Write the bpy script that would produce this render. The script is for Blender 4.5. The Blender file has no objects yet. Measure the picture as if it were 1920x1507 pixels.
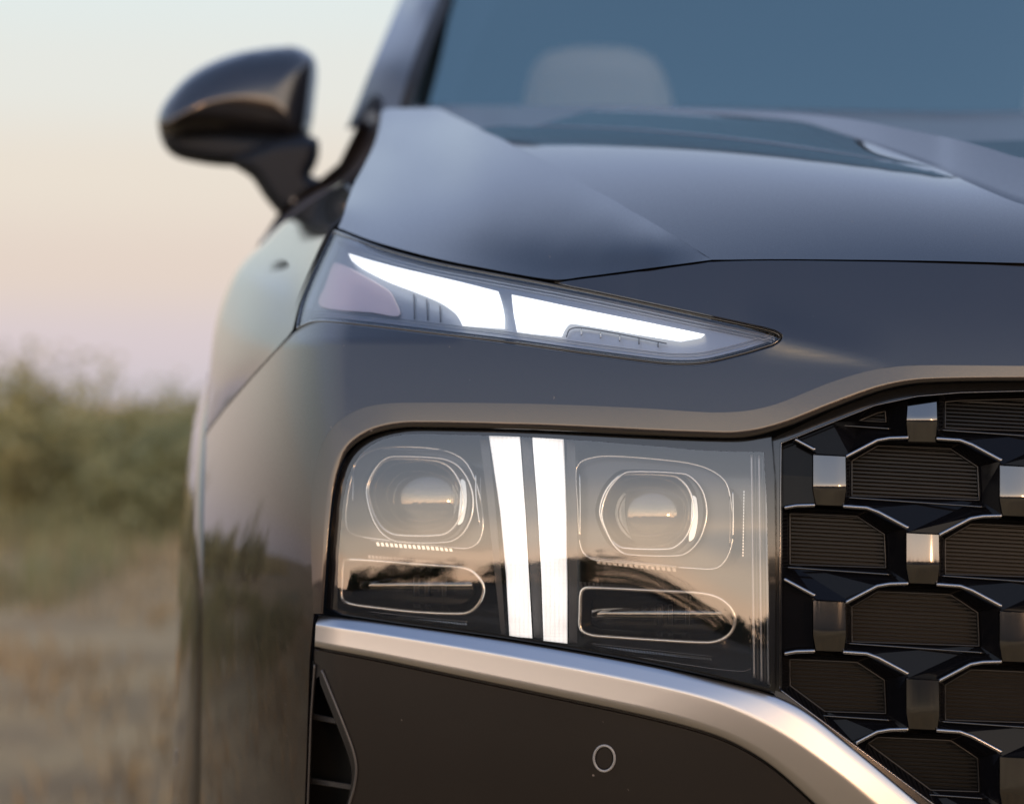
import bpy, bmesh, math, random
import numpy as np
from mathutils import Vector, Matrix
from mathutils.geometry import delaunay_2d_cdt
R = math.radians
random.seed(7); np.random.seed(7)
sc = bpy.context.scene
COL = sc.collection

# ------------------------------------------------------------------ camera
F, CU, CV, HC = 4000.0, 960.0, 753.5, 0.80
cam = bpy.data.cameras.new('camera')
cam.sensor_width = 36.0; cam.lens = F / 1920 * 36
cam.clip_start = 0.05; cam.clip_end = 3000
cam.dof.use_dof = True; cam.dof.focus_distance = 1.64; cam.dof.aperture_fstop = 3.8
camo = bpy.data.objects.new('camera', cam); COL.objects.link(camo)
camo.location = (0, 0, HC); camo.rotation_euler = (R(90), 0, 0)
sc.camera = camo

# ------------------------------------------------------------------ sky
world = bpy.data.worlds.new('World'); sc.world = world; world.use_nodes = True
SUN_AZ, SUN_EL = R(166), R(5.5)      # behind the photographer, low in the evening
def build_world():
    nt = world.node_tree; nt.nodes.clear(); N = nt.nodes.new; L = nt.links.new
    out = N('ShaderNodeOutputWorld'); bg = N('ShaderNodeBackground')
    sky = N('ShaderNodeTexSky'); sky.sky_type = 'NISHITA'; sky.sun_disc = False
    sky.sun_elevation = SUN_EL; sky.sun_rotation = SUN_AZ; sky.air_density = 1.2; sky.dust_density = 2.0
    tc = N('ShaderNodeTexCoord'); sep = N('ShaderNodeSeparateXYZ'); L(tc.outputs['Generated'], sep.inputs[0])
    el = N('ShaderNodeMath'); el.operation = 'ARCSINE'; L(sep.outputs['Z'], el.inputs[0])
    e01 = N('ShaderNodeMath'); e01.operation = 'DIVIDE'; L(el.outputs[0], e01.inputs[0]); e01.inputs[1].default_value = math.pi/2
    def ramp(stops):
        r = N('ShaderNodeValToRGB'); r.color_ramp.interpolation = 'EASE'
        cr = r.color_ramp
        while len(cr.elements) > 1: cr.elements.remove(cr.elements[-1])
        cr.elements[0].position = stops[0][0]/90; cr.elements[0].color = (*stops[0][1], 1)
        for p, c in stops[1:]:
            e = cr.elements.new(p/90); e.color = (*c, 1)
        L(e01.outputs[0], r.inputs[0]); return r
    front = ramp([(0, (.60,.55,.60)), (1.5, (.66,.58,.62)), (3.5, (.72,.61,.56)), (6, (.76,.68,.61)),
                  (8.5, (.74,.74,.71)), (11, (.71,.77,.77)), (18, (.66,.79,.98)), (32, (.55,.68,1.0)), (60, (.27,.40,.70)), (90, (.22,.34,.62))])
    back = ramp([(a_, tuple(k/5 for k in c_)) for a_, c_ in ((0, (4.0,2.55,1.65)), (3, (4.0,2.75,1.9)), (8, (3.3,2.6,2.0)), (14, (2.1,1.9,1.7)),
                 (22, (1.12,1.2,1.36)), (34, (.60,.76,1.08)), (55, (.32,.46,.80)), (90, (.22,.34,.62)))])
    bsc = N('ShaderNodeVectorMath'); bsc.operation = 'SCALE'; bsc.inputs['Scale'].default_value = 5.0; L(back.outputs[0], bsc.inputs[0])
    # smooth blend from the sunset side to the opposite side
    dot = N('ShaderNodeVectorMath'); dot.operation = 'DOT_PRODUCT'
    L(tc.outputs['Generated'], dot.inputs[0]); dot.inputs[1].default_value = (math.sin(SUN_AZ), math.cos(SUN_AZ), 0)
    mr = N('ShaderNodeMapRange'); mr.interpolation_type = 'SMOOTHSTEP'
    mr.inputs['From Min'].default_value = -0.75; mr.inputs['From Max'].default_value = 0.75; L(dot.outputs['Value'], mr.inputs['Value'])
    mx = N('ShaderNodeMix'); mx.data_type = 'RGBA'; L(mr.outputs[0], mx.inputs[0]); L(front.outputs[0], mx.inputs[6]); L(bsc.outputs[0], mx.inputs[7])
    sk = N('ShaderNodeMix'); sk.data_type = 'RGBA'; sk.blend_type = 'ADD'; sk.inputs[0].default_value = 0.02
    L(mx.outputs[2], sk.inputs[6]); L(sky.outputs[0], sk.inputs[7])
    L(sk.outputs[2], bg.inputs[0]); bg.inputs[1].default_value = 1.0; L(bg.outputs[0], out.inputs[0])
build_world()
sunl = bpy.data.lights.new('sun', 'SUN'); sunl.energy = 0.55; sunl.angle = R(5); sunl.color = (1.0, .55, .28)
suno = bpy.data.objects.new('sun', sunl); COL.objects.link(suno)
sd = Vector((math.sin(SUN_AZ)*math.cos(SUN_EL), math.cos(SUN_AZ)*math.cos(SUN_EL), math.sin(SUN_EL)))
suno.rotation_euler = sd.to_track_quat('Z', 'Y').to_euler(); suno.location = sd*30
vs = sc.view_settings
vs.view_transform = 'Standard'; vs.look = 'None'; vs.exposure = 0; vs.gamma = 1
sc.cycles.max_bounces = 10; sc.cycles.transparent_max_bounces = 16
sc.cycles.use_denoising = True

# ------------------------------------------------------------------ materials
MATS = {}
def mat(name, color=(.5,.5,.5), metallic=0, rough=.5, coat=0, coat_rough=.03, spec=.5, emit=None, estr=0):
    m = bpy.data.materials.new(name); m.use_nodes = True
    b = m.node_tree.nodes['Principled BSDF']
    b.inputs['Base Color'].default_value = (*color, 1); b.inputs['Metallic'].default_value = metallic
    b.inputs['Roughness'].default_value = rough; b.inputs['Coat Weight'].default_value = coat
    b.inputs['Coat Roughness'].default_value = coat_rough; b.inputs['Specular IOR Level'].default_value = spec
    if emit: b.inputs['Emission Color'].default_value = (*emit, 1); b.inputs['Emission Strength'].default_value = estr
    MATS[name] = m; return m
def nodes(m): return m.node_tree, m.node_tree.nodes, m.node_tree.links, m.node_tree.nodes['Principled BSDF']
def add_dust(m, scale=55, size=.035, amount=.25, color=(.42,.38,.34), film=.0):
    """dust specks and small stone chips scattered over a panel"""
    nt, ns, L, b = nodes(m)
    geo = ns.new('ShaderNodeNewGeometry')
    mp = ns.new('ShaderNodeMapping'); mp.inputs['Scale'].default_value = (1, .6, .8); L.new(geo.outputs['Position'], mp.inputs[0])
    dn = ns.new('ShaderNodeTexNoise'); dn.inputs['Scale'].default_value = 300; L.new(geo.outputs['Position'], dn.inputs['Vector'])
    dm = ns.new('ShaderNodeMix'); dm.data_type = 'VECTOR'; dm.inputs[0].default_value = .004
    L.new(mp.outputs[0], dm.inputs[4]); L.new(dn.outputs['Color'], dm.inputs[5])
    vo = ns.new('ShaderNodeTexVoronoi'); vo.inputs['Scale'].default_value = scale; L.new(dm.outputs[1], vo.inputs['Vector'])
    sepc = ns.new('ShaderNodeSeparateColor'); L.new(vo.outputs['Color'], sepc.inputs[0])
    szr = ns.new('ShaderNodeMath'); szr.operation = 'MULTIPLY'; L.new(sepc.outputs[1], szr.inputs[0]); szr.inputs[1].default_value = size
    lt = ns.new('ShaderNodeMath'); lt.operation = 'LESS_THAN'; L.new(vo.outputs['Distance'], lt.inputs[0]); L.new(szr.outputs[0], lt.inputs[1])
    pick = ns.new('ShaderNodeMath'); pick.operation = 'LESS_THAN'; L.new(sepc.outputs[0], pick.inputs[0]); pick.inputs[1].default_value = amount
    mul = ns.new('ShaderNodeMath'); mul.operation = 'MULTIPLY'; L.new(lt.outputs[0], mul.inputs[0]); L.new(pick.outputs[0], mul.inputs[1])
    m3 = ns.new('ShaderNodeMath'); m3.operation = 'MULTIPLY'; L.new(mul.outputs[0], m3.inputs[0]); m3.inputs[1].default_value = .6
    o = nt.nodes['Material Output']
    db = ns.new('ShaderNodeBsdfDiffuse'); db.inputs['Color'].default_value = (*color, 1)
    # broken road-film dust
    fn = ns.new('ShaderNodeTexNoise'); fn.inputs['Scale'].default_value = 9; fn.inputs['Detail'].default_value = 8; L.new(geo.outputs['Position'], fn.inputs['Vector'])
    fr = ns.new('ShaderNodeMapRange'); fr.inputs['From Min'].default_value = .42; fr.inputs['From Max'].default_value = .75; fr.inputs['To Max'].default_value = film
    L.new(fn.outputs[0], fr.inputs['Value'])
    mxm = ns.new('ShaderNodeMath'); mxm.operation = 'MAXIMUM'; L.new(m3.outputs[0], mxm.inputs[0]); L.new(fr.outputs[0], mxm.inputs[1])
    ms = ns.new('ShaderNodeMixShader'); L.new(mxm.outputs[0], ms.inputs[0]); L.new(b.outputs[0], ms.inputs[1]); L.new(db.outputs[0], ms.inputs[2])
    L.new(ms.outputs[0], o.inputs['Surface'])
def add_flake(m, amt=.12, scale=2600):
    nt, ns, L, b = nodes(m)
    geo = ns.new('ShaderNodeNewGeometry')
    vo = ns.new('ShaderNodeTexVoronoi'); vo.inputs['Scale'].default_value = scale; L.new(geo.outputs['Position'], vo.inputs['Vector'])
    sub = ns.new('ShaderNodeVectorMath'); sub.operation = 'SUBTRACT'; L.new(vo.outputs['Color'], sub.inputs[0]); sub.inputs[1].default_value = (.5,.5,.5)
    scl = ns.new('ShaderNodeVectorMath'); scl.operation = 'SCALE'; L.new(sub.outputs[0], scl.inputs[0]); scl.inputs['Scale'].default_value = amt
    ad = ns.new('ShaderNodeVectorMath'); ad.operation = 'ADD'; L.new(geo.outputs['Normal'], ad.inputs[0]); L.new(scl.outputs[0], ad.inputs[1])
    nm = ns.new('ShaderNodeVectorMath'); nm.operation = 'NORMALIZE'; L.new(ad.outputs[0], nm.inputs[0])
    L.new(nm.outputs[0], b.inputs['Normal'])
def glass_mix(name, refl_min, tint=(1,1,1), rough=.02, ior=1.5, gcol=(1,1,1), bump=0):
    """thin clear cover: see-through with a clear-coated reflection that grows towards grazing"""
    m = bpy.data.materials.new(name); m.use_nodes = True; nt = m.node_tree; nt.nodes.clear(); N = nt.nodes.new; L = nt.links.new
    o = N('ShaderNodeOutputMaterial'); t = N('ShaderNodeBsdfTransparent'); t.inputs[0].default_value = (*tint, 1)
    g = N('ShaderNodeBsdfGlossy'); g.inputs['Roughness'].default_value = rough; g.inputs[0].default_value = (*gcol, 1)
    fr = N('ShaderNodeFresnel'); fr.inputs[0].default_value = ior
    mr = N('ShaderNodeMapRange'); mr.inputs['From Min'].default_value = .04; mr.inputs['To Min'].default_value = refl_min; L(fr.outputs[0], mr.inputs['Value'])
    ms = N('ShaderNodeMixShader'); L(mr.outputs[0], ms.inputs[0]); L(t.outputs[0], ms.inputs[1]); L(g.outputs[0], ms.inputs[2])
    L(ms.outputs[0], o.inputs[0]); MATS[name] = m; return m

PAINT = mat('brown_grey_paint', (.048,.042,.040), .88, .28, 1, .03); PAINT.node_tree.nodes['Principled BSDF'].inputs['Coat IOR'].default_value = 1.6; PAINT.node_tree.nodes['Principled BSDF'].inputs['Specular Tint'].default_value = (.4,.4,.4,1); add_flake(PAINT, .10); add_dust(PAINT, 75, .06, .8, (.20,.175,.16), film=.008)
INSERT = mat('dark_bumper_paint', (.012,.0095,.009), .3, .36, .4, .06); add_dust(INSERT, 75, .07, .85, (.22,.19,.17), film=.006)
GLOSSB = mat('gloss_black_plastic', (.006,.006,.007), 0, .16, 1, .03)
GRILLEB = mat('grille_black', (.004,.004,.005), 0, .12, 0, spec=.16)
SATINB = mat('satin_black_plastic', (.010,.010,.011), 0, .38)
LOUVRE = mat('louvre_plastic', (.006,.0065,.0075), 0, .40, spec=.22)
BLOCKM = mat('block_chrome', (.15,.15,.155), 1, .13)
EDGEM = mat('edge_chrome', (.27,.27,.28), 1, .22)
RINGM = mat('lamp_ring', (.80,.77,.72), .75, .16)
RUBBER = mat('black_rubber', (.008,.008,.008), 0, .6)
CHROME = mat('satin_chrome', (.50,.49,.49), 1, .35); add_dust(CHROME, 60, .04, .12, (.45,.38,.32), film=.03)
DCHROME = mat('dark_chrome', (.16,.16,.17), 1, .14)
BCHROME = mat('bright_chrome', (.5,.5,.5), 1, .12)
HOUSE = mat('lamp_housing_grey', (.055,.055,.058), .4, .3)
HOUSEB = mat('lamp_housing_black', (.010,.010,.010), 0, .22, .4)
SILVER = mat('lamp_silver', (.34,.36,.40), .6, .4)
REFLECT = mat('reflector_pink', (.75,.62,.62), .35, .45)
COWL = mat('cowl_plastic', (.06,.07,.085), .3, .35, .4, .2)
SEAT = mat('beige_leather', (.95,.64,.40), 0, .5)
MIRB = mat('mirror_black', (.010,.013,.019), 0, .5, spec=.2)
CABIN = mat('cabin_trim', (.02,.022,.025), 0, .8)
GREYRING = mat('sensor_ring_grey', (.25,.25,.25), .2, .4)
LENS = glass_mix('lamp_lens_clear', .125, (.93,.93,.93), .02)
DRLLENS = glass_mix('running_lamp_lens', .07, (.92,.94,.97), .03)
LOWG = glass_mix('lower_lamp_glass', .22, (.85,.80,.75), .03, gcol=(1,.93,.85))
PROJ = glass_mix('projector_glass', .16, (.9,.86,.82), .05, gcol=(1,.88,.74))
WIND = glass_mix('windscreen_glass', .25, (.88,.92,.93), .02, gcol=(.78,1,.93))
SIDEG = glass_mix('tinted_side_glass', .06, (.10,.11,.12), .02)
TYRE = mat('tyre_rubber', (.012,.012,.012), 0, .7)
RIM = mat('alloy', (.30,.30,.31), .9, .35)
def emat(name, col, strength, grid=False):
    m = mat(name, (.8,.8,.8), 0, .4); nt, ns, L, b = nodes(m)
    b.inputs['Emission Color'].default_value = (*col, 1); b.inputs['Emission Strength'].default_value = strength
    if grid:      # fine prism optic of the light guide
        geo = ns.new('ShaderNodeNewGeometry'); sp = ns.new('ShaderNodeSeparateXYZ'); L.new(geo.outputs['Position'], sp.inputs[0])
        def wave(ax, per):
            a = ns.new('ShaderNodeMath'); a.operation = 'MULTIPLY'; L.new(sp.outputs[ax], a.inputs[0]); a.inputs[1].default_value = 2*math.pi/per
            s = ns.new('ShaderNodeMath'); s.operation = 'SINE'; L.new(a.outputs[0], s.inputs[0])
            mr = ns.new('ShaderNodeMapRange'); mr.inputs['From Min'].default_value = -1; mr.inputs['From Max'].default_value = -.2; mr.inputs['To Min'].default_value = .78; mr.inputs['To Max'].default_value = 1
            L.new(s.outputs[0], mr.inputs['Value']); return mr
        wx, wz = wave('X', .0034), wave('Z', .0026)
        mm = ns.new('ShaderNodeMath'); mm.operation = 'MULTIPLY'; L.new(wx.outputs[0], mm.inputs[0]); L.new(wz.outputs[0], mm.inputs[1])
        nz = ns.new('ShaderNodeTexNoise'); nz.inputs['Scale'].default_value = 40; L.new(geo.outputs['Position'], nz.inputs['Vector'])
        nr = ns.new('ShaderNodeMapRange'); nr.inputs['From Min'].default_value = .3; nr.inputs['From Max'].default_value = .7; nr.inputs['To Min'].default_value = .75; nr.inputs['To Max'].default_value = 1.3; L.new(nz.outputs[0], nr.inputs['Value'])
        m2 = ns.new('ShaderNodeMath'); m2.operation = 'MULTIPLY'; L.new(mm.outputs[0], m2.inputs[0]); L.new(nr.outputs[0], m2.inputs[1])
        m4 = ns.new('ShaderNodeMath'); m4.operation = 'MULTIPLY'; L.new(m2.outputs[0], m4.inputs[0]); m4.inputs[1].default_value = strength
        L.new(m4.outputs[0], b.inputs['Emission Strength'])
    return m
LIGHTBAR = emat('lit_light_guide', (1,.98,.96), .70, True)
LIGHTDRL = emat('lit_running_light', (1,1,.97), 1.25)

# ------------------------------------------------------------------ geometry helpers
XC = 0.60                                   # the car's centre line
CAR = np.array([XC, 3.9, 0.0])              # car origin, on the ground
def P3(u, v, Y):
    u = np.asarray(u, float); v = np.asarray(v, float); Y = np.asarray(Y, float)
    return np.stack([(u-CU)/F*Y, Y + 0*u, HC-(v-CV)/F*Y], -1)
def S(x, z):
    """the car's front skin: depth over (lateral, height)"""
    r = XC - x; dz = z - .678
    y = 1.56 + .25*r*r + 4.5*np.maximum(0, r-.735)**1.6 + .052*dz + np.where(dz > 0, 1.08, .62)*dz*dz
    sz = z-.66; sz = .5*(sz+np.sqrt(sz*sz+.0016))
    return y + 3.0*np.maximum(0, z-.85)*np.maximum(0, r-.5) + 7.5*.5*((r-.785)+np.sqrt((r-.785)**2+.0028))*sz
def Sf(u, v, off=0.0):
    u = np.asarray(u, float); v = np.asarray(v, float); Y = np.full(np.broadcast(u, v).shape, 1.75)
    for _ in range(70):
        p = P3(u, v, Y); Y = Y*.45 + .55*(S(p[...,0], p[...,2]) + off)
    return Y
def skin(off=0.0): return lambda u, v: Sf(u, v, off)
def plus(fn, off): return lambda u, v: fn(u, v) + off
def rbf(ctrl, smooth=0.0):
    C = np.array(ctrl, float); p = C[:, :2]/300.0; n = len(p)
    def phi(r2): return np.where(r2 > 1e-12, .5*r2*np.log(np.maximum(r2, 1e-12)), 0)
    d2 = ((p[:,None]-p[None])**2).sum(-1)
    A = np.zeros((n+3, n+3)); A[:n,:n] = phi(d2) + smooth*np.eye(n); A[:n,n] = 1; A[:n,n+1:] = p; A[n,:n] = 1; A[n+1:,:n] = p.T
    w = np.linalg.solve(A, np.r_[C[:,2], 0, 0, 0])
    def fn(u, v):
        u = np.asarray(u, float); v = np.asarray(v, float); q = np.stack([u, v], -1)/300.0
        dd = ((q[...,None,:]-p)**2).sum(-1)
        return phi(dd)@w[:n] + w[n] + q@w[n+1:]
    return fn
def smooth_path(pts, closed=False, sub=6):
    """Catmull-Rom through points (any dimension)"""
    p = np.array(pts, float); n = len(p); out = []
    rng = range(n if closed else n-1)
    for i in rng:
        if closed: a, b, c, d = p[(i-1)%n], p[i], p[(i+1)%n], p[(i+2)%n]
        else: a, b, c, d = p[max(i-1,0)], p[i], p[i+1], p[min(i+2,n-1)]
        t1, t2 = (c-a)/2, (d-b)/2
        L = np.linalg.norm((c-b)[:2]); 
        for t, k in ((t1, 0), (t2, 0)):
            ln = np.linalg.norm(t[:2])
            if ln > L: t *= L/ln
        for s in range(sub):
            s = s/sub; s2, s3 = s*s, s**3
            out.append((2*s3-3*s2+1)*b + (s3-2*s2+s)*t1 + (-2*s3+3*s2)*c + (s3-s2)*t2)
    if not closed: out.append(p[-1])
    return [tuple(q) for q in out]
def resample(pts, step, closed=True):
    p = np.array(pts, float); out = []
    n = len(p)
    for i in range(n if closed else n-1):
        a, b = p[i], p[(i+1)%n]; k = max(1, int(round(np.linalg.norm((b-a)[:2])/step)))
        for s in range(k): out.append(a + (b-a)*s/k)
    if not closed: out.append(p[-1])
    return np.array(out)
def area(p):
    p = np.asarray(p); x, y = p[:,0], p[:,1]
    return .5*np.sum(x*np.roll(y,-1)-np.roll(x,-1)*y)
def offset_poly(p, d):
    """grow (d>0) or shrink a closed polygon in pixel space"""
    p = np.asarray(p, float); s = 1 if area(p) > 0 else -1
    a = p - np.roll(p, 1, 0); b = np.roll(p, -1, 0) - p
    na = np.stack([a[:,1], -a[:,0]], -1)*s; nb = np.stack([b[:,1], -b[:,0]], -1)*s
    na /= np.maximum(np.linalg.norm(na, axis=1, keepdims=True), 1e-9); nb /= np.maximum(np.linalg.norm(nb, axis=1, keepdims=True), 1e-9)
    m = na + nb; k = np.maximum((m*m).sum(1, keepdims=True), .6)
    return p + d*2*m/k
def inside(q, poly):
    x, y = q[:,0], q[:,1]; c = np.zeros(len(q), bool); n = len(poly)
    px, py = poly[:,0], poly[:,1]; j = n-1
    for i in range(n):
        cond = (py[i] > y) != (py[j] > y)
        if cond.any():
            xi = (px[j]-px[i])*(y-py[i])/(py[j]-py[i]+1e-12)+px[i]
            c ^= cond & (x < xi)
        j = i
    return c
def clip(poly, conv):
    """Sutherland-Hodgman against a convex polygon"""
    out = [tuple(p) for p in poly]; s = 1 if area(conv) > 0 else -1
    for i in range(len(conv)):
        a, b = conv[i], conv[(i+1)%len(conv)]
        f = lambda p: s*((b[0]-a[0])*(p[1]-a[1])-(b[1]-a[1])*(p[0]-a[0]))
        inp, out = out, []
        for k in range(len(inp)):
            p, q = inp[k-1], inp[k]; fp, fq = f(p), f(q)
            if (fp >= 0) != (fq >= 0):
                t = fp/(fp-fq); out.append((p[0]+(q[0]-p[0])*t, p[1]+(q[1]-p[1])*t))
            if fq >= 0: out.append(q)
        if not out: return []
    return out
def clip_line(path, conv):
    """pieces of an open polyline inside a convex polygon"""
    pc = np.array(conv, float); pieces = []; cur = []
    q = resample(path, 3, False); ins = inside(q, pc)
    for p, k in zip(q, ins):
        if k: cur.append(tuple(p))
        else:
            if len(cur) > 2: pieces.append(cur)
            cur = []
    if len(cur) > 2: pieces.append(cur)
    return pieces
def new_obj(name, verts, faces, m, parent=None, smooth=True, origin=None, facing=True):
    me = bpy.data.meshes.new(name)
    V = np.asarray(verts, float)
    if origin is not None: V = V - origin
    me.from_pydata(V.tolist(), [], [list(map(int, f)) for f in faces]); me.update()
    if smooth: me.polygons.foreach_set('use_smooth', [True]*len(me.polygons))
    if m: me.materials.append(m)
    o = bpy.data.objects.new(name, me); COL.objects.link(o)
    if parent is not None: o.parent = parent
    return o
car = bpy.data.objects.new('car', None); COL.objects.link(car); car.location = CAR
car['label'] = 'dark brown-grey car seen close from the front with lit lamps'; car['category'] = 'car'
SIDE = []                                    # parts that the other side of the car repeats
def car_part(name, verts, faces, m, parent=None, smooth=True, full=False, side=True, twin=False):
    """a part in car coordinates; full = spans the centre line (mirrored inside the mesh)"""
    V = np.asarray(verts, float)
    if full:
        bm = bmesh.new(); bv = [bm.verts.new(p - CAR) for p in V]
        for f in faces:
            try: bm.faces.new([bv[i] for i in f])
            except ValueError: pass
        bmesh.ops.bisect_plane(bm, geom=bm.verts[:]+bm.edges[:]+bm.faces[:], plane_co=(0,0,0), plane_no=(1,0,0), clear_outer=True, dist=1e-6)
        r = bmesh.ops.duplicate(bm, geom=bm.verts[:]+bm.edges[:]+bm.faces[:])
        dv = [g for g in r['geom'] if isinstance(g, bmesh.types.BMVert)]; df = [g for g in r['geom'] if isinstance(g, bmesh.types.BMFace)]
        for v in dv: v.co.x = -v.co.x
        bmesh.ops.reverse_faces(bm, faces=df)
        bmesh.ops.remove_doubles(bm, verts=[v for v in bm.verts if abs(v.co.x) < 1e-4], dist=2e-4)
        me = bpy.data.meshes.new(name); bm.to_mesh(me); bm.free()
        if smooth: me.polygons.foreach_set('use_smooth', [True]*len(me.polygons))
        me.materials.append(m); o = bpy.data.objects.new(name, me); COL.objects.link(o); o.parent = parent or car
        return o
    o = new_obj(name, V, faces, m, parent or car, smooth, CAR if True else None)
    if side and parent is None: SIDE.append(o)
    if twin: TWIN.append(o)
    return o
TWIN = []                                    # pieces of a centre part, repeated under the same part
def sheet(outline, fn, step=14, holes=(), lip=(), keep_pts=None, interior=True):
    """fill a pixel outline, lift it to its own depth; lip = [(grow_px, back_m)...] folds the edge away"""
    loops = [resample(outline, step)] + [resample(h, step) for h in holes]
    pts, edges, base = [], [], 0
    for lp in loops:
        n = len(lp); pts += [tuple(p) for p in lp]; edges += [(base+i, base+(i+1)%n) for i in range(n)]; base += n
    allp = np.array(pts)
    if interior:
        lo, hi = allp.min(0), allp.max(0)
        gx, gy = np.meshgrid(np.arange(lo[0]+step/2, hi[0], step), np.arange(lo[1]+step/2, hi[1], step))
        gx = gx + (np.arange(gx.shape[0])%2)[:,None]*step*.5
        g = np.stack([gx.ravel(), gy.ravel()], -1)
        k = inside(g, loops[0])
        for h in loops[1:]: k &= ~inside(g, h)
        g = g[k]
        if len(g):
            keep = np.ones(len(g), bool)
            for c in range(0, len(g), 4000):
                d = ((g[c:c+4000,None]-allp[None])**2).sum(-1).min(1); keep[c:c+4000] = d > (step*.55)**2
            pts += [tuple(p) for p in g[keep]]
    if keep_pts is not None: pts += [tuple(p) for p in keep_pts]
    vv, ee, ff, _, _, _ = delaunay_2d_cdt([Vector(p) for p in pts], edges, [], 0, 1e-4)
    V2 = np.array([tuple(v) for v in vv])
    tri = np.array([(f[0], f[k], f[k+1]) for f in ff for k in range(1, len(f)-1)]); cen = V2[tri].mean(1)
    k = inside(cen, loops[0])
    for h in loops[1:]: k &= ~inside(cen, h)
    tri = tri[k]
    # face the camera: image v grows downwards
    a, b, c = V2[tri[:,0]], V2[tri[:,1]], V2[tri[:,2]]
    cr = (b[:,0]-a[:,0])*(c[:,1]-a[:,1])-(b[:,1]-a[:,1])*(c[:,0]-a[:,0])
    tri[cr > 0] = tri[cr > 0][:, ::-1]
    lmax = np.sqrt(np.maximum(((b-a)**2).sum(1), np.maximum(((c-b)**2).sum(1), ((a-c)**2).sum(1))))
    tri = tri[np.abs(cr)/np.maximum(lmax, 1e-9) > .7]      # no slivers along straight edges
    V3 = P3(V2[:,0], V2[:,1], fn(V2[:,0], V2[:,1]))
    faces = [tuple(t) for t in tri]; verts = [V3]; nv = len(V3)
    if lip:
        for li, lp in enumerate(loops):
            sgn = 1 if li == 0 else -1
            base_Y = fn(lp[:,0], lp[:,1]); n = len(lp)
            prev = None
            # the loop's own vertices in the triangulation
            idx = list(range(nv, nv+n)); verts.append(P3(lp[:,0], lp[:,1], base_Y)); nv += n
            cw = area(lp) > 0
            for gpx, back in lip:
                q = offset_poly(lp, sgn*gpx); ring = P3(q[:,0], q[:,1], base_Y + back); verts.append(ring)
                cur = list(range(nv, nv+n)); nv += n; src = idx if prev is None else prev
                for i in range(n):
                    j = (i+1) % n; f = (src[i], src[j], cur[j], cur[i])
                    if (cw and sgn > 0) or (not cw and sgn < 0): f = f[::-1]
                    if len(set(f)) == 4: faces.append(f)
                prev = cur
    return np.concatenate(verts), faces
EDGE = ((1.5, .0006), (3.0, .0025), (3.2, .014))
def panel(name, outline, fn, m, step=14, holes=(), lip=EDGE, parent=None, smooth=True, full=False, side=True, interior=True):
    V, Fc = sheet(outline, fn, step, holes, lip, None, interior)
    return car_part(name, V, Fc, m, parent, smooth, full, side)
def tube(path3, rad, seg=6, closed=False):
    p = np.asarray(path3, float); n = len(p); V, Fc = [], []
    for i in range(n):
        a = p[(i-1)%n] if (closed or i) else p[i]; b = p[(i+1)%n] if (closed or i < n-1) else p[i]
        t = b-a; t /= np.linalg.norm(t)+1e-12
        s = np.cross(t, [0,1,0]); 
        if np.linalg.norm(s) < 1e-3: s = np.cross(t, [1,0,0])
        s /= np.linalg.norm(s); w = np.cross(s, t)
        r = rad[i] if hasattr(rad, '__len__') else rad
        for k in range(seg):
            an = 2*math.pi*k/seg; V.append(p[i]+r*(math.cos(an)*s+math.sin(an)*w))
    for i in range(n if closed else n-1):
        j = (i+1) % n
        for k in range(seg): Fc.append((i*seg+k, i*seg+(k+1)%seg, j*seg+(k+1)%seg, j*seg+k))
    if not closed:
        Fc.append(tuple(range(seg))[::-1]); Fc.append(tuple(range((n-1)*seg, n*seg)))
    return np.array(V), Fc
def wire(name, path2, fn, px, m, parent=None, closed=False, side=True, full=False, step=8):
    q = resample(path2, step, closed); Y = fn(q[:,0], q[:,1]); p = P3(q[:,0], q[:,1], Y)
    V, Fc = tube(p, px/F*np.mean(Y), 8, closed)
    return car_part(name, V, Fc, m, parent, True, full, side)
def ribbon(name, path2, fn, halfpx, m, parent=None, side=True, full=False):
    """flat strip along a pixel path (shut line filler)"""
    q = resample(path2, 10, False); t = np.gradient(q, axis=0); t /= np.linalg.norm(t, axis=1, keepdims=True)+1e-9
    nrm = np.stack([-t[:,1], t[:,0]], -1); Y = fn(q[:,0], q[:,1])
    a, b = q+nrm*halfpx, q-nrm*halfpx
    V = np.concatenate([P3(a[:,0], a[:,1], Y), P3(b[:,0], b[:,1], Y)]); n = len(q)
    return car_part(name, V, [(i, i+1, n+i+1, n+i) for i in range(n-1)], m, parent, True, full, side)
def ruled(curves, rows=4):
    """strip through several 3-D curves with equal counts"""
    V, Fc = np.concatenate(curves), []
    n = len(curves[0])
    for c in range(len(curves)-1):
        for i in range(n-1): Fc.append((c*n+i, (c+1)*n+i, (c+1)*n+i+1, c*n+i+1))
    return V, Fc
def even(path, n):
    p = np.array(path, float); d = np.r_[0, np.cumsum(np.linalg.norm(np.diff(p[:,:2], axis=0), axis=1))]
    t = np.linspace(0, d[-1], n); return np.stack([np.interp(t, d, p[:,k]) for k in range(p.shape[1])], -1)
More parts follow.
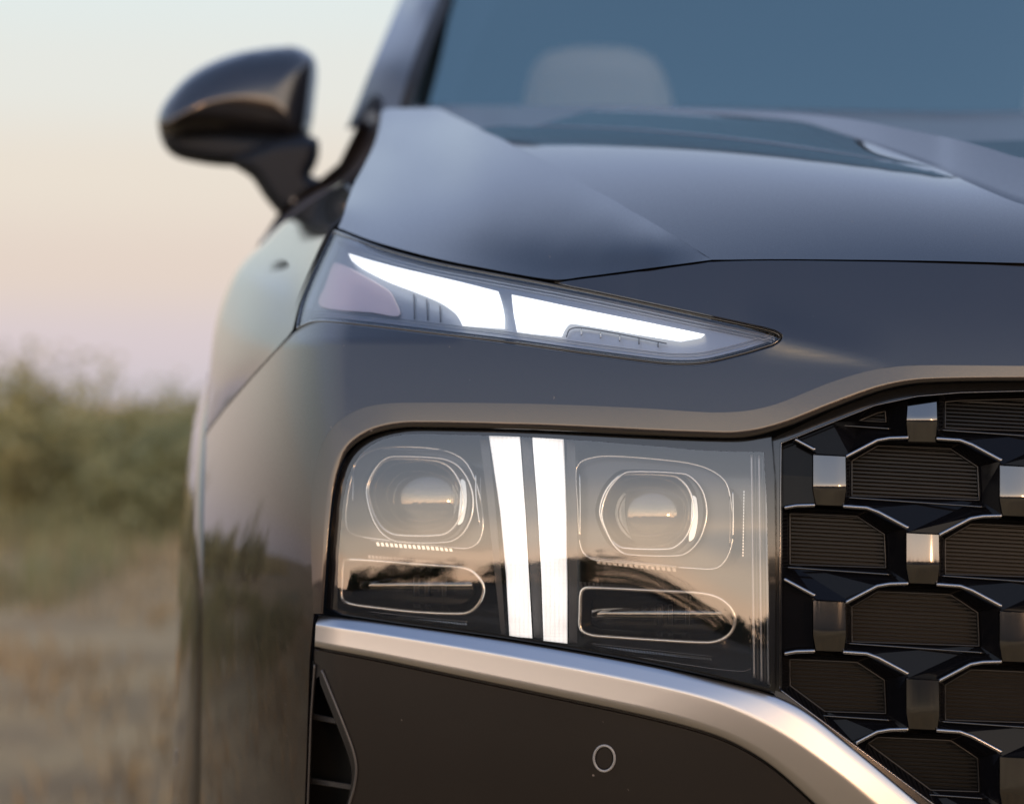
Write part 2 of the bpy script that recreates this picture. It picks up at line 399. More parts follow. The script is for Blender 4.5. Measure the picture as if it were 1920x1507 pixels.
def inflate(outline, Y, front, back, rad, step=6, tilt=(0,0)):
    """closed puffed solid from an outline: bulges `front` towards the camera and `back` away"""
    lp = resample(outline, step); cu, cv = lp.mean(0)
    V2, tri = None, None
    pts = [tuple(p) for p in lp]; n = len(lp)
    lo, hi = lp.min(0), lp.max(0)
    gx, gy = np.meshgrid(np.arange(lo[0]+step/2, hi[0], step), np.arange(lo[1]+step/2, hi[1], step))
    g = np.stack([gx.ravel(), gy.ravel()], -1); g = g[inside(g, lp)]
    d = np.sqrt(((g[:,None]-lp[None])**2).sum(-1).min(1)); g = g[d > step*.5]
    pts += [tuple(p) for p in g]
    vv, ee, ff, *_ = delaunay_2d_cdt([Vector(p) for p in pts], [(i,(i+1)%n) for i in range(n)], [], 0, 1e-4)
    V2 = np.array([tuple(v) for v in vv]); tri = np.array([f for f in ff if len(f)==3]); tri = tri[inside(V2[tri].mean(1), lp)]
    a, b, c = V2[tri[:,0]], V2[tri[:,1]], V2[tri[:,2]]
    cr = (b[:,0]-a[:,0])*(c[:,1]-a[:,1])-(b[:,1]-a[:,1])*(c[:,0]-a[:,0]); tri[cr > 0] = tri[cr > 0][:, ::-1]
    dd = np.sqrt(((V2[:,None]-lp[None])**2).sum(-1).min(1)); t = np.clip(dd/rad, 0, 1); h = np.sqrt(np.clip(1-(1-t)**2, 0, 1))
    Yb = Y + tilt[0]*(V2[:,0]-cu) + tilt[1]*(V2[:,1]-cv)
    Vf = P3(V2[:,0], V2[:,1], Yb - front*h)
    # the back: same lateral size as the front (straight back), so it is a solid and not a cone
    Vb = P3(V2[:,0], V2[:,1], Yb) + np.stack([0*h, back*h, 0*h], -1)
    m = len(V2); faces = [tuple(x) for x in tri] + [(m+x[2], m+x[1], m+x[0]) for x in tri]
    return np.concatenate([Vf, Vb]), faces

# ------------------------------------------------------------------ THE CAR: traced lines
HOODLINE = smooth_path([(1040,527),(1100,519),(1200,506),(1290,494),(1335,488),(1450,486),(1600,487),(1750,489),(1920,493),(2200,497),(2560,499)], sub=5)
C1 = smooth_path([(588,1150),(584,1060),(583,980),(586,900),(604,832),(638,787),(690,762),(760,755),(1000,757),(1200,765),(1330,773),(1400,770),(1460,756),(1560,716),(1640,693),(1720,685),(1920,686),(2560,688)], sub=6)
C2 = smooth_path([(606,1150),(612,1060),(618,980),(628,905),(650,850),(690,818),(745,803),(800,801),(1000,806),(1200,816),(1330,821),(1400,820),(1470,802),(1560,766),(1650,733),(1730,718),(1920,714),(2560,714)], sub=6)
DRL = smooth_path([(628,432),(700,459),(800,487),(900,507),(1040,533),(1150,555),(1300,587),(1430,615)], sub=4) + \
      smooth_path([(1452,621),(1465,629),(1463,638),(1448,648)], sub=3) + \
      smooth_path([(1400,663),(1330,680),(1288,684),(1240,682),(1100,664),(950,643),(800,625),(700,613),(620,605),(590,605),(568,613),(556,620)], sub=4) + \
      smooth_path([(558,606),(567,566),(585,520),(606,474),(624,436)], sub=3)
def curve1(pts):
    """smooth monotone-ish interpolation through (u, value) knots"""
    p = np.array(smooth_path([(float(a), float(b)*1.0) for a, b in pts], sub=12)); return lambda u: np.interp(u, p[:,0], p[:,1])
C1H = [(880,232,2.34),(940,236,2.31),(1000,238,2.28),(1100,241,2.235),(1200,246,2.185),(1300,255,2.13),(1400,266,2.08),(1500,279,2.03),(1600,293,1.985),(1690,306,1.95),(1762,317,1.925),(1850,324,1.91),(1920,327,1.905),(2200,330,1.90),(2560,330,1.90)]
vtop = curve1([(u, v) for u, v, y in [(700,226,0)]+C1H]); Ytop = lambda u: np.interp(u, *np.array(smooth_path([(u, y*100) for u, v, y in [(700,232,2.60)]+C1H], sub=12)).T*[[1],[.01]])
Yb_ = curve1([(u*1.0, float(Sf(u, 488))*300) for u in range(700, 2600, 100)])
def HOODF(u, v):
    u = np.asarray(u, float); v = np.asarray(v, float); vt = vtop(u); yt = Ytop(u); yb = Yb_(u)/300
    t = np.clip((v-vt)/(488-vt), 0, 1.1); g = ((t+.06)**.36-.06**.36)/(1.06**.36-.06**.36)
    return yt+(yb-yt)*g
CR2 = smooth_path([(1335,487),(1270,446),(1200,404),(1125,361),(1050,320),(970,276),(900,241)], sub=4)
CREASE = [(u, v, float(HOODF(u, v))) for u, v in CR2] + [(850,216,2.44),(824,203,2.52)]
def curve3(pts, n): return even(smooth_path(pts, sub=6), n)
def coons(bot, top, left, right):
    """patch over four boundary curves of (u,v,Y): bot/top run left to right, left/right run bottom to top"""
    nu, nv = len(bot), len(left); a = np.linspace(0, 1, nu)[None,:,None]; b = np.linspace(0, 1, nv)[:,None,None]
    B, T, Lf, Rg = bot[None], top[None], left[:,None], right[:,None]
    return (1-b)*B + b*T + (1-a)*Lf + a*Rg - ((1-a)*(1-b)*bot[0]+a*(1-b)*bot[-1]+(1-a)*b*top[0]+a*b*top[-1])
def grid_mesh(G):
    nv, nu = G.shape[:2]; V = P3(G[...,0], G[...,1], G[...,2]).reshape(-1, 3)
    return V, [(r*nu+c, r*nu+c+1, (r+1)*nu+c+1, (r+1)*nu+c) for r in range(nv-1) for c in range(nu-1)]
lift = lambda path, fn: [(u, v, float(fn(u, v))) for u, v in path]

# ------------------------------------------------------------------ painted panels
up = lambda path, d: [(u, v+d) for u, v in path]
bump = up(HOODLINE, 5)[1:] + [(2560,690)] + C1[::-1] + [(584,1190),(580,1240),(575,1400),(571,1507),(566,1640),(374,1640),(376,1400),(379,1150),(382,950),(385,814),(418,771),(467,715),(518,659),(552,626)] 
bump += [p for p in offset_poly(np.array(DRL), 4)[len(smooth_path([(628,432)]*1)):].tolist()][:0]
drl_o = offset_poly(np.array(DRL), 3)
tipi = int(np.argmax(drl_o[:,0]))
lefti = int(np.argmin(np.abs(drl_o[:,0]-556)+np.abs(drl_o[:,1]-624)))
starti = int(np.argmin(np.abs(drl_o[:,0]-1062)+np.abs(drl_o[:,1]-535)))
bump += [tuple(p) for p in drl_o[starti:lefti+1][::-1]]
def bumpF(u, v):
    u = np.asarray(u, float); v = np.asarray(v, float)
    d = (v-(634+(u-1466)*.25)); f = np.where(d < 0, np.exp(-(d/45)**2), np.exp(-(d/np.maximum(26-(u-1466)*.10, 8))**2))
    fade = np.clip((1680-u)/200, 0, 1)*np.clip((u-1380)/60, 0, 1)
    return Sf(u, v) - .0038*f*fade
bumper = panel('front_bumper', bump, bumpF, PAINT, 9, lip=((1.5,.0006),(2.6,.0022),(2.8,.012)), full=True)
bumper['label'] = 'brown-grey painted front bumper wrapping round the lamps'
# chamfered band over lamp and grille
n = 170
e1, e2 = even(C1, n), even(C2, n)
rows = []
for t in (0, .06, .15, .4, .7, .93):
    q = e1*(1-t)+e2*t; rows.append(P3(q[:,0], q[:,1], Sf(q[:,0], q[:,1], .0029*t)))
q = e2; yb = Sf(q[:,0], q[:,1], .0029)
rows += [P3(q[:,0], q[:,1], yb+.0015), P3(q[:,0]+0, q[:,1], yb+.006), P3(q[:,0], q[:,1], yb+.03)]
V, Fc = ruled(rows)
car_part('bumper_band', V, [f[::-1] for f in Fc], PAINT, full=True)
# fender: ruled between the flank silhouette and the shut line, bellied outwards
nF = 70; ys0 = float(Sf(386,812))
sil = curve3([(386,812,float(Sf(386,812))),(388,760,ys0+.03),(391,700,ys0+.06),(397,645,ys0+.09),(405,600,ys0+.12),(420,553,ys0+.16),(440,512,2.37),(463,483,2.43),(490,459,2.47),(520,428,2.48),(548,405,2.46),(585,378,2.39),(620,357,2.29),(640,348,2.21)], nF)
shut = curve3([(386,812,float(Sf(386,812)))] + [(u, v, float(Sf(u, v))) for u, v in ((415,770),(465,712),(515,657),(547,621),(553,600),(562,566),(580,520),(600,474),(622,431))] + [(645,409,1.97),(662,388,2.02),(664,377,2.05),(656,362,2.10),(642,349,2.19)], nF)
rowsF = []
for t in np.linspace(0, 1, 15):
    G = sil*(1-t)+shut*t; belly = np.sin(np.linspace(0, 1, nF)*math.pi)**.7
    wd_ = np.linalg.norm((sil-shut)[:,:2], axis=1)/150
    G[:,2] -= .060*np.minimum(wd_, 1.2)*(np.sin(math.pi*t**.8))
    rowsF.append(G)
FG = np.array(rowsF)
V, Fc = grid_mesh(FG)
# edge folded in along the shut line, flank turned back along the silhouette
k0 = len(V); ed = FG[-1].copy(); r1 = P3(ed[:,0]+1.6, ed[:,1], ed[:,2]+.002); r2 = P3(ed[:,0]+1.8, ed[:,1], ed[:,2]+.014)
r0 = P3(ed[:,0], ed[:,1], ed[:,2]); V = np.concatenate([V, r0, r1, r2]); Fc += [(k0+a_*nF+i, k0+a_*nF+i+1, k0+(a_+1)*nF+i+1, k0+(a_+1)*nF+i) for a_ in range(2) for i in range(nF-1)]
k0 = len(V); si = P3(FG[0][:,0], FG[0][:,1], FG[0][:,2]); bz = np.linspace(.80, 1.10, nF); bk = np.stack([XC+.03-np.interp(bz, [.70,.90,1.00,1.05,1.09,1.12], [.945,.95,.945,.915,.868,.832]), 0*bz+2.87, bz], -1)
V = np.concatenate([V, bk]); Fc += [(i, k0+i, k0+i+1, i+1) for i in range(nF-1)]
car_part('fender', V, Fc, PAINT)
SHUT_F = [tuple(p) for p in shut]
# clamshell hood
hb = [(632,427,1.905)] + [(u, v, float(Sf(u, v))) for u, v in ((700,452),(800,480),(900,501),(1036,524),(1100,518),(1200,505),(1290,493))] + [CREASE[0]]
hb[0] = (634,427,float(Sf(634,427))+.01)
left = [hb[0],(644,404,1.97),(652,376,2.05),(664,345,2.14),(682,312,2.23),(703,268,2.37),(713,230,2.48),(719,206,2.56)]
topc = left + [(760,203,2.55),(795,203,2.53)] + CREASE[::-1]
_b, _t = np.array(smooth_path(hb, sub=8)), np.array(smooth_path(topc, sub=6))
def SHOULD0(u, v):
    vb, yb = np.interp(u, _b[:,0], _b[:,1]), np.interp(u, _b[:,0], _b[:,2]); vt, yt = np.interp(u, _t[:,0], _t[:,1]), np.interp(u, _t[:,0], _t[:,2])
    t = np.clip((vb-v)/np.maximum(vb-vt, 1), 0, 1); p = 1.3+1.1*np.clip((u-670)/200, 0, 1)
    return yb+(yt-yb)*(.5*t**p+.5*t)
sc_ = [tuple(p) for p in even(_b, 16)] + [tuple(p) for p in even(left, 7)[1:]] + [tuple(p) for p in even(CREASE, 16)] + [(760,203,2.55)]
for u_ in range(740, 1300, 80):
    vb_, vt_ = float(np.interp(u_, _b[:,0], _b[:,1])), float(np.interp(u_, _t[:,0], _t[:,1]))
    for t_ in (.28, .55, .8):
        if vb_-vt_ > 70: sc_.append((u_, vb_+(vt_-vb_)*t_, float(SHOULD0(u_, vb_+(vt_-vb_)*t_))))
SHOULD = rbf(sc_, 3e-4)
VS, FS = sheet([(u, v) for u, v, y in _t] + [(u, v) for u, v, y in _b[::-1]], SHOULD, 9, (), ())
FS = list(FS)
k0 = len(VS); le = np.array(smooth_path(left, sub=5)); lf_ = P3(le[:,0], le[:,1], SHOULD(le[:,0], le[:,1])); lb_ = lf_ + np.array([0, .5, -.02]); nl = len(le)
VS = np.concatenate([VS, lf_, lb_]); FS += [(k0+i, k0+i+1, k0+nl+i+1, k0+nl+i) for i in range(nl-1)]
k0 = len(VS); ed = curve3(hb, 90); ed[:,2] = SHOULD(ed[:,0], ed[:,1]); r0 = P3(ed[:,0], ed[:,1], ed[:,2]); r1 = P3(ed[:,0], ed[:,1]+1.6, ed[:,2]+.002); r2 = P3(ed[:,0], ed[:,1]+1.8, ed[:,2]+.014)
VS = np.concatenate([VS, r0, r1, r2]); FS += [(k0+a_*90+i, k0+a_*90+i+1, k0+(a_+1)*90+i+1, k0+(a_+1)*90+i) for a_ in range(2) for i in range(89)]
RB = smooth_path([(1762,317),(1800,335),(1850,357),(1920,384),(2100,420),(2560,440)], sub=5)
V2_, F2_ = sheet([(u, v) for u, v in CR2] + [(u, v) for u, v, y in C1H[1:] if u < 1760] + RB + [p for p in HOODLINE if p[0] > 1365][::-1], HOODF, 11, (), ())
nH = 80
c1 = curve3([p for p in C1H if 990 < p[0] < 1770], nH)
c2 = curve3([(1110,206,2.60),(1200,208,2.55),(1300,213,2.48),(1420,221,2.38),(1500,229,2.29),(1560,246,2.19),(1650,276,2.05),(1762,317,1.925)], nH)
V3_, F3_ = grid_mesh(np.array([c1+np.c_[0*c1[:,0], 9*np.clip((1762-c1[:,0])/300, 0, 1), .03*np.clip((1762-c1[:,0])/300, 0, 1)]] + [c1*(1-t)+c2*t + np.c_[0*c1[:,0], 0*c1[:,0], (.03*(1-t)+.01*math.sin(math.pi*t))*np.clip((1762-c1[:,0])/300, 0, 1)] for t in np.linspace(0, 1, 9)]))
nR = 120
b2 = curve3([tuple(p) for p in c2[::6]] + [(u, v, float(HOODF(u, v))) for u, v in RB[1:]], nR)
c3 = curve3([(1110,203,2.615),(1270,204,2.525),(1400,208,2.44),(1500,213,2.345),(1600,224,2.235),(1700,243,2.12),(1780,259,2.045),(1850,277,1.985),(1920,297,1.935),(2050,304,1.94),(2560,304,1.93)], nR)
ug = np.linspace(1112, 2556, nR); b2 = np.stack([ug]+[np.interp(ug, b2[:,0], b2[:,k]) for k in (1,2)], -1); c3 = np.stack([ug]+[np.interp(ug, c3[:,0], c3[:,k]) for k in (1,2)], -1)
zb_ = HC+(CV-b2[:,1])/F*b2[:,2]; c3[:,2] = (zb_-HC-.42*b2[:,2])/((CV-c3[:,1])/F-.42)      # the ridge climbs at a steady slope
V4_, F4_ = grid_mesh(np.array([np.c_[(b2*(1-t)+c3*t)[:,:2], b2[:,2]+(c3-b2)[:,2]*t] + np.array([0, 2.0*(t == 0), .001*(t == 0)]) for t in np.linspace(0, 1, 12)]))
V5_, F5_ = sheet([(1785,266),(1920,263),(2560,258),(2560,312),(1920,312),(1820,272)], rbf([(1785,264,2.26),(1920,263,2.24),(2560,260,2.22),(2560,312,2.04),(1920,312,2.07),(1820,270,2.22)]), 14, (), ())
cs = np.array([p for p in c3 if p[0] > 1830]); cb_ = np.c_[cs[:,0], 0*cs[:,0]+312, np.interp(cs[:,0], [1830,1920,2560], [2.10,2.07,2.04])]; cb_[:,1] = np.maximum(cb_[:,1], cs[:,1]+3)
V6_, F6_ = grid_mesh(np.array([cs, cb_]))
o1 = car_part('hood', V2_, F2_, PAINT, full=True)
o1['label'] = 'sculpted hood with a raised ridge, panel gap along its front edge'
car_part('hood_shoulder', VS, FS, PAINT, o1, twin=True)
car_part('hood_valley', V3_, F3_, PAINT, o1, twin=True)
car_part('hood_ridge', V4_, F4_, PAINT, o1, full=True)
car_part('hood_centre', V5_, F5_, PAINT, o1, full=True)
car_part('hood_step', V6_, F6_, PAINT, o1, full=True)
# rolled hood lip and shut lines
q = np.array(even([p for p in HOODLINE if p[0] >= 1334], 100)); y0 = np.where(q[:,0] < 1335, Sf(q[:,0], q[:,1]), HOODF(q[:,0], q[:,1]))
rows = [P3(q[:,0], q[:,1], y0), P3(q[:,0], q[:,1]+1.2, y0+.0008), P3(q[:,0], q[:,1]+2.0, y0+.003), P3(q[:,0], q[:,1]+2.2, y0+.016)]
V, Fc = ruled(rows); car_part('hood_lip', V, [f[::-1] for f in Fc], PAINT, o1, full=True)
ribbon('shut_line', up(HOODLINE, 3), skin(.012), 12, RUBBER, full=True)
ribbon('shut_line', [(384,815),(416,772),(467,713),(518,657),(550,624)], skin(.018), 4.5, RUBBER)
def ribbon3(name, pts, halfpx, back, m):
    q = np.array(pts, float); t = np.gradient(q[:,:2], axis=0); t /= np.linalg.norm(t, axis=1, keepdims=True)+1e-9
    nr = np.stack([-t[:,1], t[:,0]], -1)*halfpx; a, b = q[:,:2]+nr, q[:,:2]-nr; n = len(q)
    V = np.concatenate([P3(a[:,0], a[:,1], q[:,2]+back), P3(b[:,0], b[:,1], q[:,2]+back)])
    return car_part(name, V, [(i, i+1, n+i+1, n+i) for i in range(n-1)], m)
sp_ = [(u+4, v, y) for u, v, y in SHUT_F if v < 622]
ribbon3('shut_line', sp_, 9, .012, RUBBER)

# wheel arch flare behind the bumper corner
nA = 80; va = np.linspace(712, 1640, nA)
ar = np.stack([390-9*(va-712)/928, va, Sf(390-9*(va-712)/928, va)+.03], -1)
al = curve3([(390,700,0),(384,722,0),(372,756,0),(361,796,0),(353,838,0),(346,880,0),(341,930,0),(337,1000,0),(334,1100,0),(331,1200,0),(328,1300,0),(318,1507,0),(312,1640,0)], nA)
al[:,2] = np.interp(al[:,1], va, ar[:,2]) + .17
GA = np.array([al*(1-t)+ar*t - np.array([0,0,.045])*math.sin(math.pi*t) for t in np.linspace(0, 1, 9)])
V, Fc = grid_mesh(GA); k0 = len(V); bk = P3(al[:,0], al[:,1], al[:,2]); bk[:,1] += .12; bk[:,0] += .03
V = np.concatenate([V, bk]); Fc += [(i, k0+i, k0+i+1, i+1) for i in range(nA-1)]
car_part('wheel_arch', V, Fc, PAINT)
ARCHF = lambda u, v: np.interp(v, va, ar[:,2]) + .13
ring = lambda cu, cv, a, b, k=28: [(cu+a*math.cos(2*math.pi*i/k), cv+b*math.sin(2*math.pi*i/k)) for i in range(k)]
wire('side_sensor', ring(337,1420,8,21), ARCHF, 2.2, GREYRING, closed=True)

# ------------------------------------------------------------------ upper running lamp
lamp_u = panel('running_lamp', offset_poly(np.array(DRL), -1), skin(.020), HOUSEB, 14, lip=())
lamp_u['label'] = 'slim lit running lamp under the hood edge'
DRLin = offset_poly(np.array(DRL), -9)
panel('housing', DRLin, skin(.016), SILVER, 13, lip=((0,.02),), parent=lamp_u)
wire('seal', offset_poly(np.array(DRL), -2), skin(.006), 3.6, GLOSSB, lamp_u, closed=True)
wire('bezel', offset_poly(np.array(DRL), -15), skin(.012), 1.0, SILVER, lamp_u, closed=True)
wire('bezel', offset_poly(np.array(DRL), -21), skin(.014), 1.0, SILVER, lamp_u, closed=True)
g1 = smooth_path([(654,476),(700,490),(754,504),(858,528),(934,547)], sub=4) + smooth_path([(940,566),(945,590),(946,616)], sub=3) + smooth_path([(868,611),(862,598),(853,586),(825,567),(780,548),(728,528),(681,504),(660,488)], sub=4)
g2 = [(960,553)] + smooth_path([(1000,561),(1100,582),(1220,606),(1321,627)], sub=3) + [(1314,633),(1276,640)] + smooth_path([(1200,628),(1089,609),(1070,607),(1060,616),(1053,631)], sub=4) + [(1000,626),(970,622),(964,590)]
panel('light_guide', offset_poly(np.array(g1), -1.5), skin(.009), LIGHTDRL, 10, lip=((1.5,.001),(2,.006)), parent=lamp_u)
panel('light_guide', offset_poly(np.array(g2), -1.5), skin(.009), LIGHTDRL, 10, lip=((1.5,.001),(2,.006)), parent=lamp_u)
panel('reflector', smooth_path([(626,496),(640,497),(676,515),(728,546),(741,567),(747,592),(700,586),(602,574),(612,535)], closed=True, sub=4), skin(.010), REFLECT, 9, lip=((1.5,.001),(2,.006)), parent=lamp_u)
for u0, v0, u1, v1 in ((776,552,777,598),(800,562,802,600),(825,574,826,604)):
    wire('rib', [(u0,v0),(u1,v1)], skin(.013), 1.4, HOUSE, lamp_u)
for k in range(5):
    u0 = 1090+36*k; wire('rib', [(u0,617+6*k),(u0,629+5.5*k)], skin(.012), 1.2, BCHROME if k < 3 else HOUSE, lamp_u)
wire('inner_step', smooth_path([(1062,632),(1068,618),(1085,614),(1150,624),(1250,644)], sub=3), skin(.012), 1.2, HOUSE, lamp_u)
panel('lens', offset_poly(np.array(DRL), -5), skin(.004), DRLLENS, 14, lip=(), parent=lamp_u)

# ------------------------------------------------------------------ main headlamp
LAMPO = smooth_path([(612,1140),(616,1060),(622,980),(632,905),(654,852),(692,821),(745,806),(800,804),(1000,809),(1200,819),(1330,824),(1400,823),(1446,816)], sub=5) + [(1452,900),(1454,1100),(1452,1300)] + smooth_path([(1440,1296),(1330,1268),(1190,1238),(960,1198),(760,1170),(640,1152)], sub=4)
LENSO = smooth_path([(633,1140),(634,1060),(640,980),(648,915),(668,862),(708,828),(765,814),(850,815),(1000,820),(1200,834),(1330,845),(1432,847)], sub=5) + [(1438,950),(1441,1100),(1443,1290)] + smooth_path([(1330,1262),(1190,1232),(960,1192),(760,1164),(650,1147)], sub=4)
head = panel('headlamp', LAMPO, skin(.080), HOUSEB, 16, lip=())
head['label'] = 'main headlamp cluster with two projectors and two lit light bars'
# tub walls
lo = resample(LAMPO, 12); li = offset_poly(lo, -4)
lo2 = np.r_[lo, lo[:1]]
rows = [P3(lo2[:,0], lo2[:,1], Sf(lo2[:,0], lo2[:,1], d)) for d in (.008, .02, .05, .085)]
V, Fc = ruled(rows); car_part('lamp_tub', V, Fc, HOUSEB, head)
# black surround between band and lens
V, Fc = sheet(LAMPO, skin(.011), 14, [LENSO], ((0,.008),)); car_part('lamp_surround', V, Fc, GLOSSB, head)
def rr(pts, sub=4): return smooth_path(pts, closed=True, sub=sub)
bez_l = rr([(656,900),(668,862),(705,840),(770,836),(835,843),(872,862),(893,900),(905,945),(908,988),(898,1018),(872,1030),(780,1020),(690,1010),(655,1000),(646,975),(650,930)])
bez_r = rr([(1078,882),(1092,862),(1133,853),(1210,857),(1290,866),(1335,880),(1364,905),(1374,950),(1378,985),(1370,1036),(1346,1066),(1300,1067),(1210,1060),(1118,1051),(1093,1038),(1084,1010),(1081,950)])
prj_l = rr([(690,919),(698,892),(716,868),(736,860),(812,863),(840,873),(858,895),(868,925),(866,960),(850,990),(826,1003),(745,1003),(718,990),(700,962)])
prj_r = rr([(1125,959),(1133,927),(1150,902),(1170,889),(1262,892),(1282,904),(1296,926),(1301,959),(1292,996),(1276,1018),(1254,1029),(1168,1027),(1148,1014),(1134,990)])
for bez, prj, sh in ((bez_l, prj_l, 8), (bez_r, prj_r, 14)):
    b = panel('projector_bezel', bez, skin(.045), HOUSE, 9, [offset_poly(np.array(prj), 9)], lip=((-1,.002),(-6,.03)), parent=head)
    wire('bezel_rim', offset_poly(np.array(bez), -2), skin(.036), 2.0, RINGM, head, closed=True)
    wire('bezel_rim', offset_poly(np.array(bez), -9), skin(.046), 0.9, DCHROME, head, closed=True)
    pa = np.array(prj); c = pa.mean(0)
    # projector barrel, ring and domed glass
    pr = resample(prj, 7); pr = np.r_[pr, pr[:1]]
    big = (pr-c)*1.12 + c + [sh, 4]
    rows = [P3(big[:,0], big[:,1], Sf(big[:,0], big[:,1], .036)), P3(big[:,0], big[:,1], Sf(big[:,0], big[:,1], .040)), P3(pr[:,0], pr[:,1], Sf(pr[:,0], pr[:,1], .058)), P3(pr[:,0], pr[:,1], Sf(pr[:,0], pr[:,1], .075))]
    V, Fc = ruled(rows); car_part('projector_barrel', V, Fc, DCHROME, head)
    wire('projector_ring', prj, skin(.045), 3.0, RINGM, head, closed=True, step=6)
    wire('projector_ring', (pa-c)*1.12 + c + [sh, 4], skin(.032), 2.0, RINGM, head, closed=True, step=6)
    cY = float(Sf(*c))
    def dome(u, v, c=c, cY=cY):
        d2 = ((np.asarray(u)-c[0])/88)**2 + ((np.asarray(v)-c[1])/78)**2
        return Sf(u, v, .060) - .024*(1-.55*np.clip(d2, 0, 1.2))
    panel('projector_lens', offset_poly(pa, -1), dome, PROJ, 7, lip=(), parent=head)
    def bowl(u, v, c=c):
        d2 = ((np.asarray(u)-c[0])/95)**2 + ((np.asarray(v)-c[1])/85)**2
        return Sf(u, v, .075) + .045*np.sqrt(np.clip(1.02-d2, 0, 1))
    panel('projector_bowl', pa, bowl, SILVER, 9, lip=(), parent=head)
    # cut-off shutter plate inside
    sp = [(c[0]-52,c[1]+8),(c[0]-20,c[1]+6),(c[0]-8,c[1]-4),(c[0]+50,c[1]-4),(c[0]+52,c[1]+40),(c[0]-50,c[1]+40)]
    panel('shutter', sp, skin(.088), HOUSE, 12, lip=((1,.004),), parent=head)
    fl = rr([(c[0]+84,c[1]-30),(c[0]+92,c[1]-26),(c[0]+95,c[1]+12),(c[0]+88,c[1]+48),(c[0]+78,c[1]+54),(c[0]+82,c[1]+12)])
    panel('side_reflector', fl, skin(.044), BCHROME, 7, lip=((1,.002),), parent=head)
# small lower lamps
lowl = rr([(648,1049),(700,1051),(790,1058),(860,1063),(882,1069),(900,1086),(907,1102),(903,1122),(888,1142),(868,1150),(780,1147),(690,1137),(655,1131),(641,1121),(641,1085),(643,1056)])
lowr = rr([(1100,1102),(1150,1103),(1230,1107),(1308,1111),(1342,1118),(1366,1134),(1378,1156),(1374,1180),(1356,1197),(1328,1204),(1240,1200),(1150,1194),(1108,1190),(1089,1178),(1088,1145),(1090,1110)])
for lw in (lowl, lowr):
    la = np.array(lw); c = la.mean(0)
    wire('lower_lamp_rim', la, skin(.024), 3.5, RINGM, head, closed=True, step=6)
    lr_ = resample(lw, 7); lr_ = np.r_[lr_, lr_[:1]]; inn = (lr_-c)*[.86,.68]+c
    rows = [P3(lr_[:,0], lr_[:,1], Sf(lr_[:,0], lr_[:,1], .031)), P3(inn[:,0], inn[:,1], Sf(inn[:,0], inn[:,1], .048)), P3(inn[:,0], inn[:,1], Sf(inn[:,0], inn[:,1], .075))]
    V, Fc = ruled(rows); car_part('lower_lamp_bezel', V, Fc, HOUSEB, head)
    def lowlens(u, v, c=c):
        return Sf(u, v, .054) - .016*np.clip(1-((np.asarray(v)-c[1])/34)**2, 0, 1) - .006*np.clip(1-((np.asarray(u)-c[0])/120)**2, 0, 1)
    panel('lower_lamp_lens', (la-c)*[.85,.66]+c, lowlens, LOWG, 7, lip=(), parent=head)
    fu, fv = c[0]-22, c[1]-4; fY = float(Sf(fu, fv, .062))
    panel('reflector_fin', [(fu-6,fv-14),(fu+6,fv-14),(fu+6,fv+14),(fu-6,fv+14)], lambda u, v: fY + .31*(np.asarray(u)-fu)*fY/F - .09*(np.asarray(v)-fv)*fY/F, BCHROME, 6, lip=((0,.01),), parent=head)
    for du, w in ((6,4),(26,3),(58,3)):
        panel('reflector_fin', [(c[0]+du-w,c[1]-18),(c[0]+du+w,c[1]-18),(c[0]+du+w,c[1]+18),(c[0]+du-w,c[1]+18)], skin(.066), BCHROME if du < 0 else HOUSE, 8, lip=((1,.003),(1,.02)), parent=head)
    panel('lower_lamp_back', (la-c)*[.88,.7]+c, skin(.078), HOUSEB, 12, lip=(), parent=head)
# lit bars
bars = [[(919,819),(973,820),(983,960),(991,1100),(996,1194),(957,1191),(951,1080),(940,960),(929,885)],
        [(1000,820),(1055,822),(1060,960),(1062,1100),(1062,1204),(1021,1199),(1017,1080),(1010,950)]]
for b in bars: panel('light_bar', b, skin(.016), LIGHTBAR, 12, lip=((1.5,.001),(2,.012)), parent=head)
for b in ([(900,824),(916,824),(928,940),(940,1080),(948,1190),(940,1190),(926,1060),(914,940)], [(1063,826),(1078,828),(1082,1000),(1082,1205),(1067,1204)], [(978,822),(996,822),(1006,960),(1014,1100),(1018,1197),(1001,1194),(994,1080),(986,950)]):
    panel('bar_flank', b, skin(.030), HOUSE, 12, lip=((0,.03),), parent=head)
# serrated trims
def teeth(name, a, b, k, hgt, off, m, wpx=4.0):
    a, b = np.array(a, float), np.array(b, float); V, Fc = [], []
    for i in range(k):
        c0 = a+(b-a)*i/k; c1 = a+(b-a)*(i+.62)/k
        q = np.array([c0, c1, c1+[2,hgt], c0+[2,hgt]]); Y = Sf(q[:,0], q[:,1], off)
        f4 = P3(q[:,0], q[:,1], Y); b4 = P3(q[:,0], q[:,1], Y+.006); s = len(V)
        V += list(f4)+list(b4); Fc += [(s+3,s+2,s+1,s), (s,s+1,s+5,s+4), (s+1,s+2,s+6,s+5), (s+2,s+3,s+7,s+6), (s+3,s,s+4,s+7)]
    return car_part(name, V, Fc, m, head, False)
teeth('serrated_trim', (705,1016), (850,1027), 17, 7, .036, BCHROME); teeth('serrated_trim', (1118,1049), (1270,1064), 15, 8, .036, BCHROME)
teeth('serrated_trim', (690,1040), (868,1056), 26, 10, .034, DCHROME); teeth('serrated_trim', (1086,1090), (1306,1106), 28, 12, .034, DCHROME)
teeth('serrated_trim', (720,1154), (876,1168), 30, 4, .030, BCHROME); teeth('serrated_trim', (1110,1209), (1335,1233), 40, 5, .030, BCHROME)
wire('trim_line', [(690,1012),(850,1026)], skin(.034), 1.3, BCHROME, head); wire('trim_line', [(1100,1044),(1272,1062)], skin(.034), 1.3, BCHROME, head)
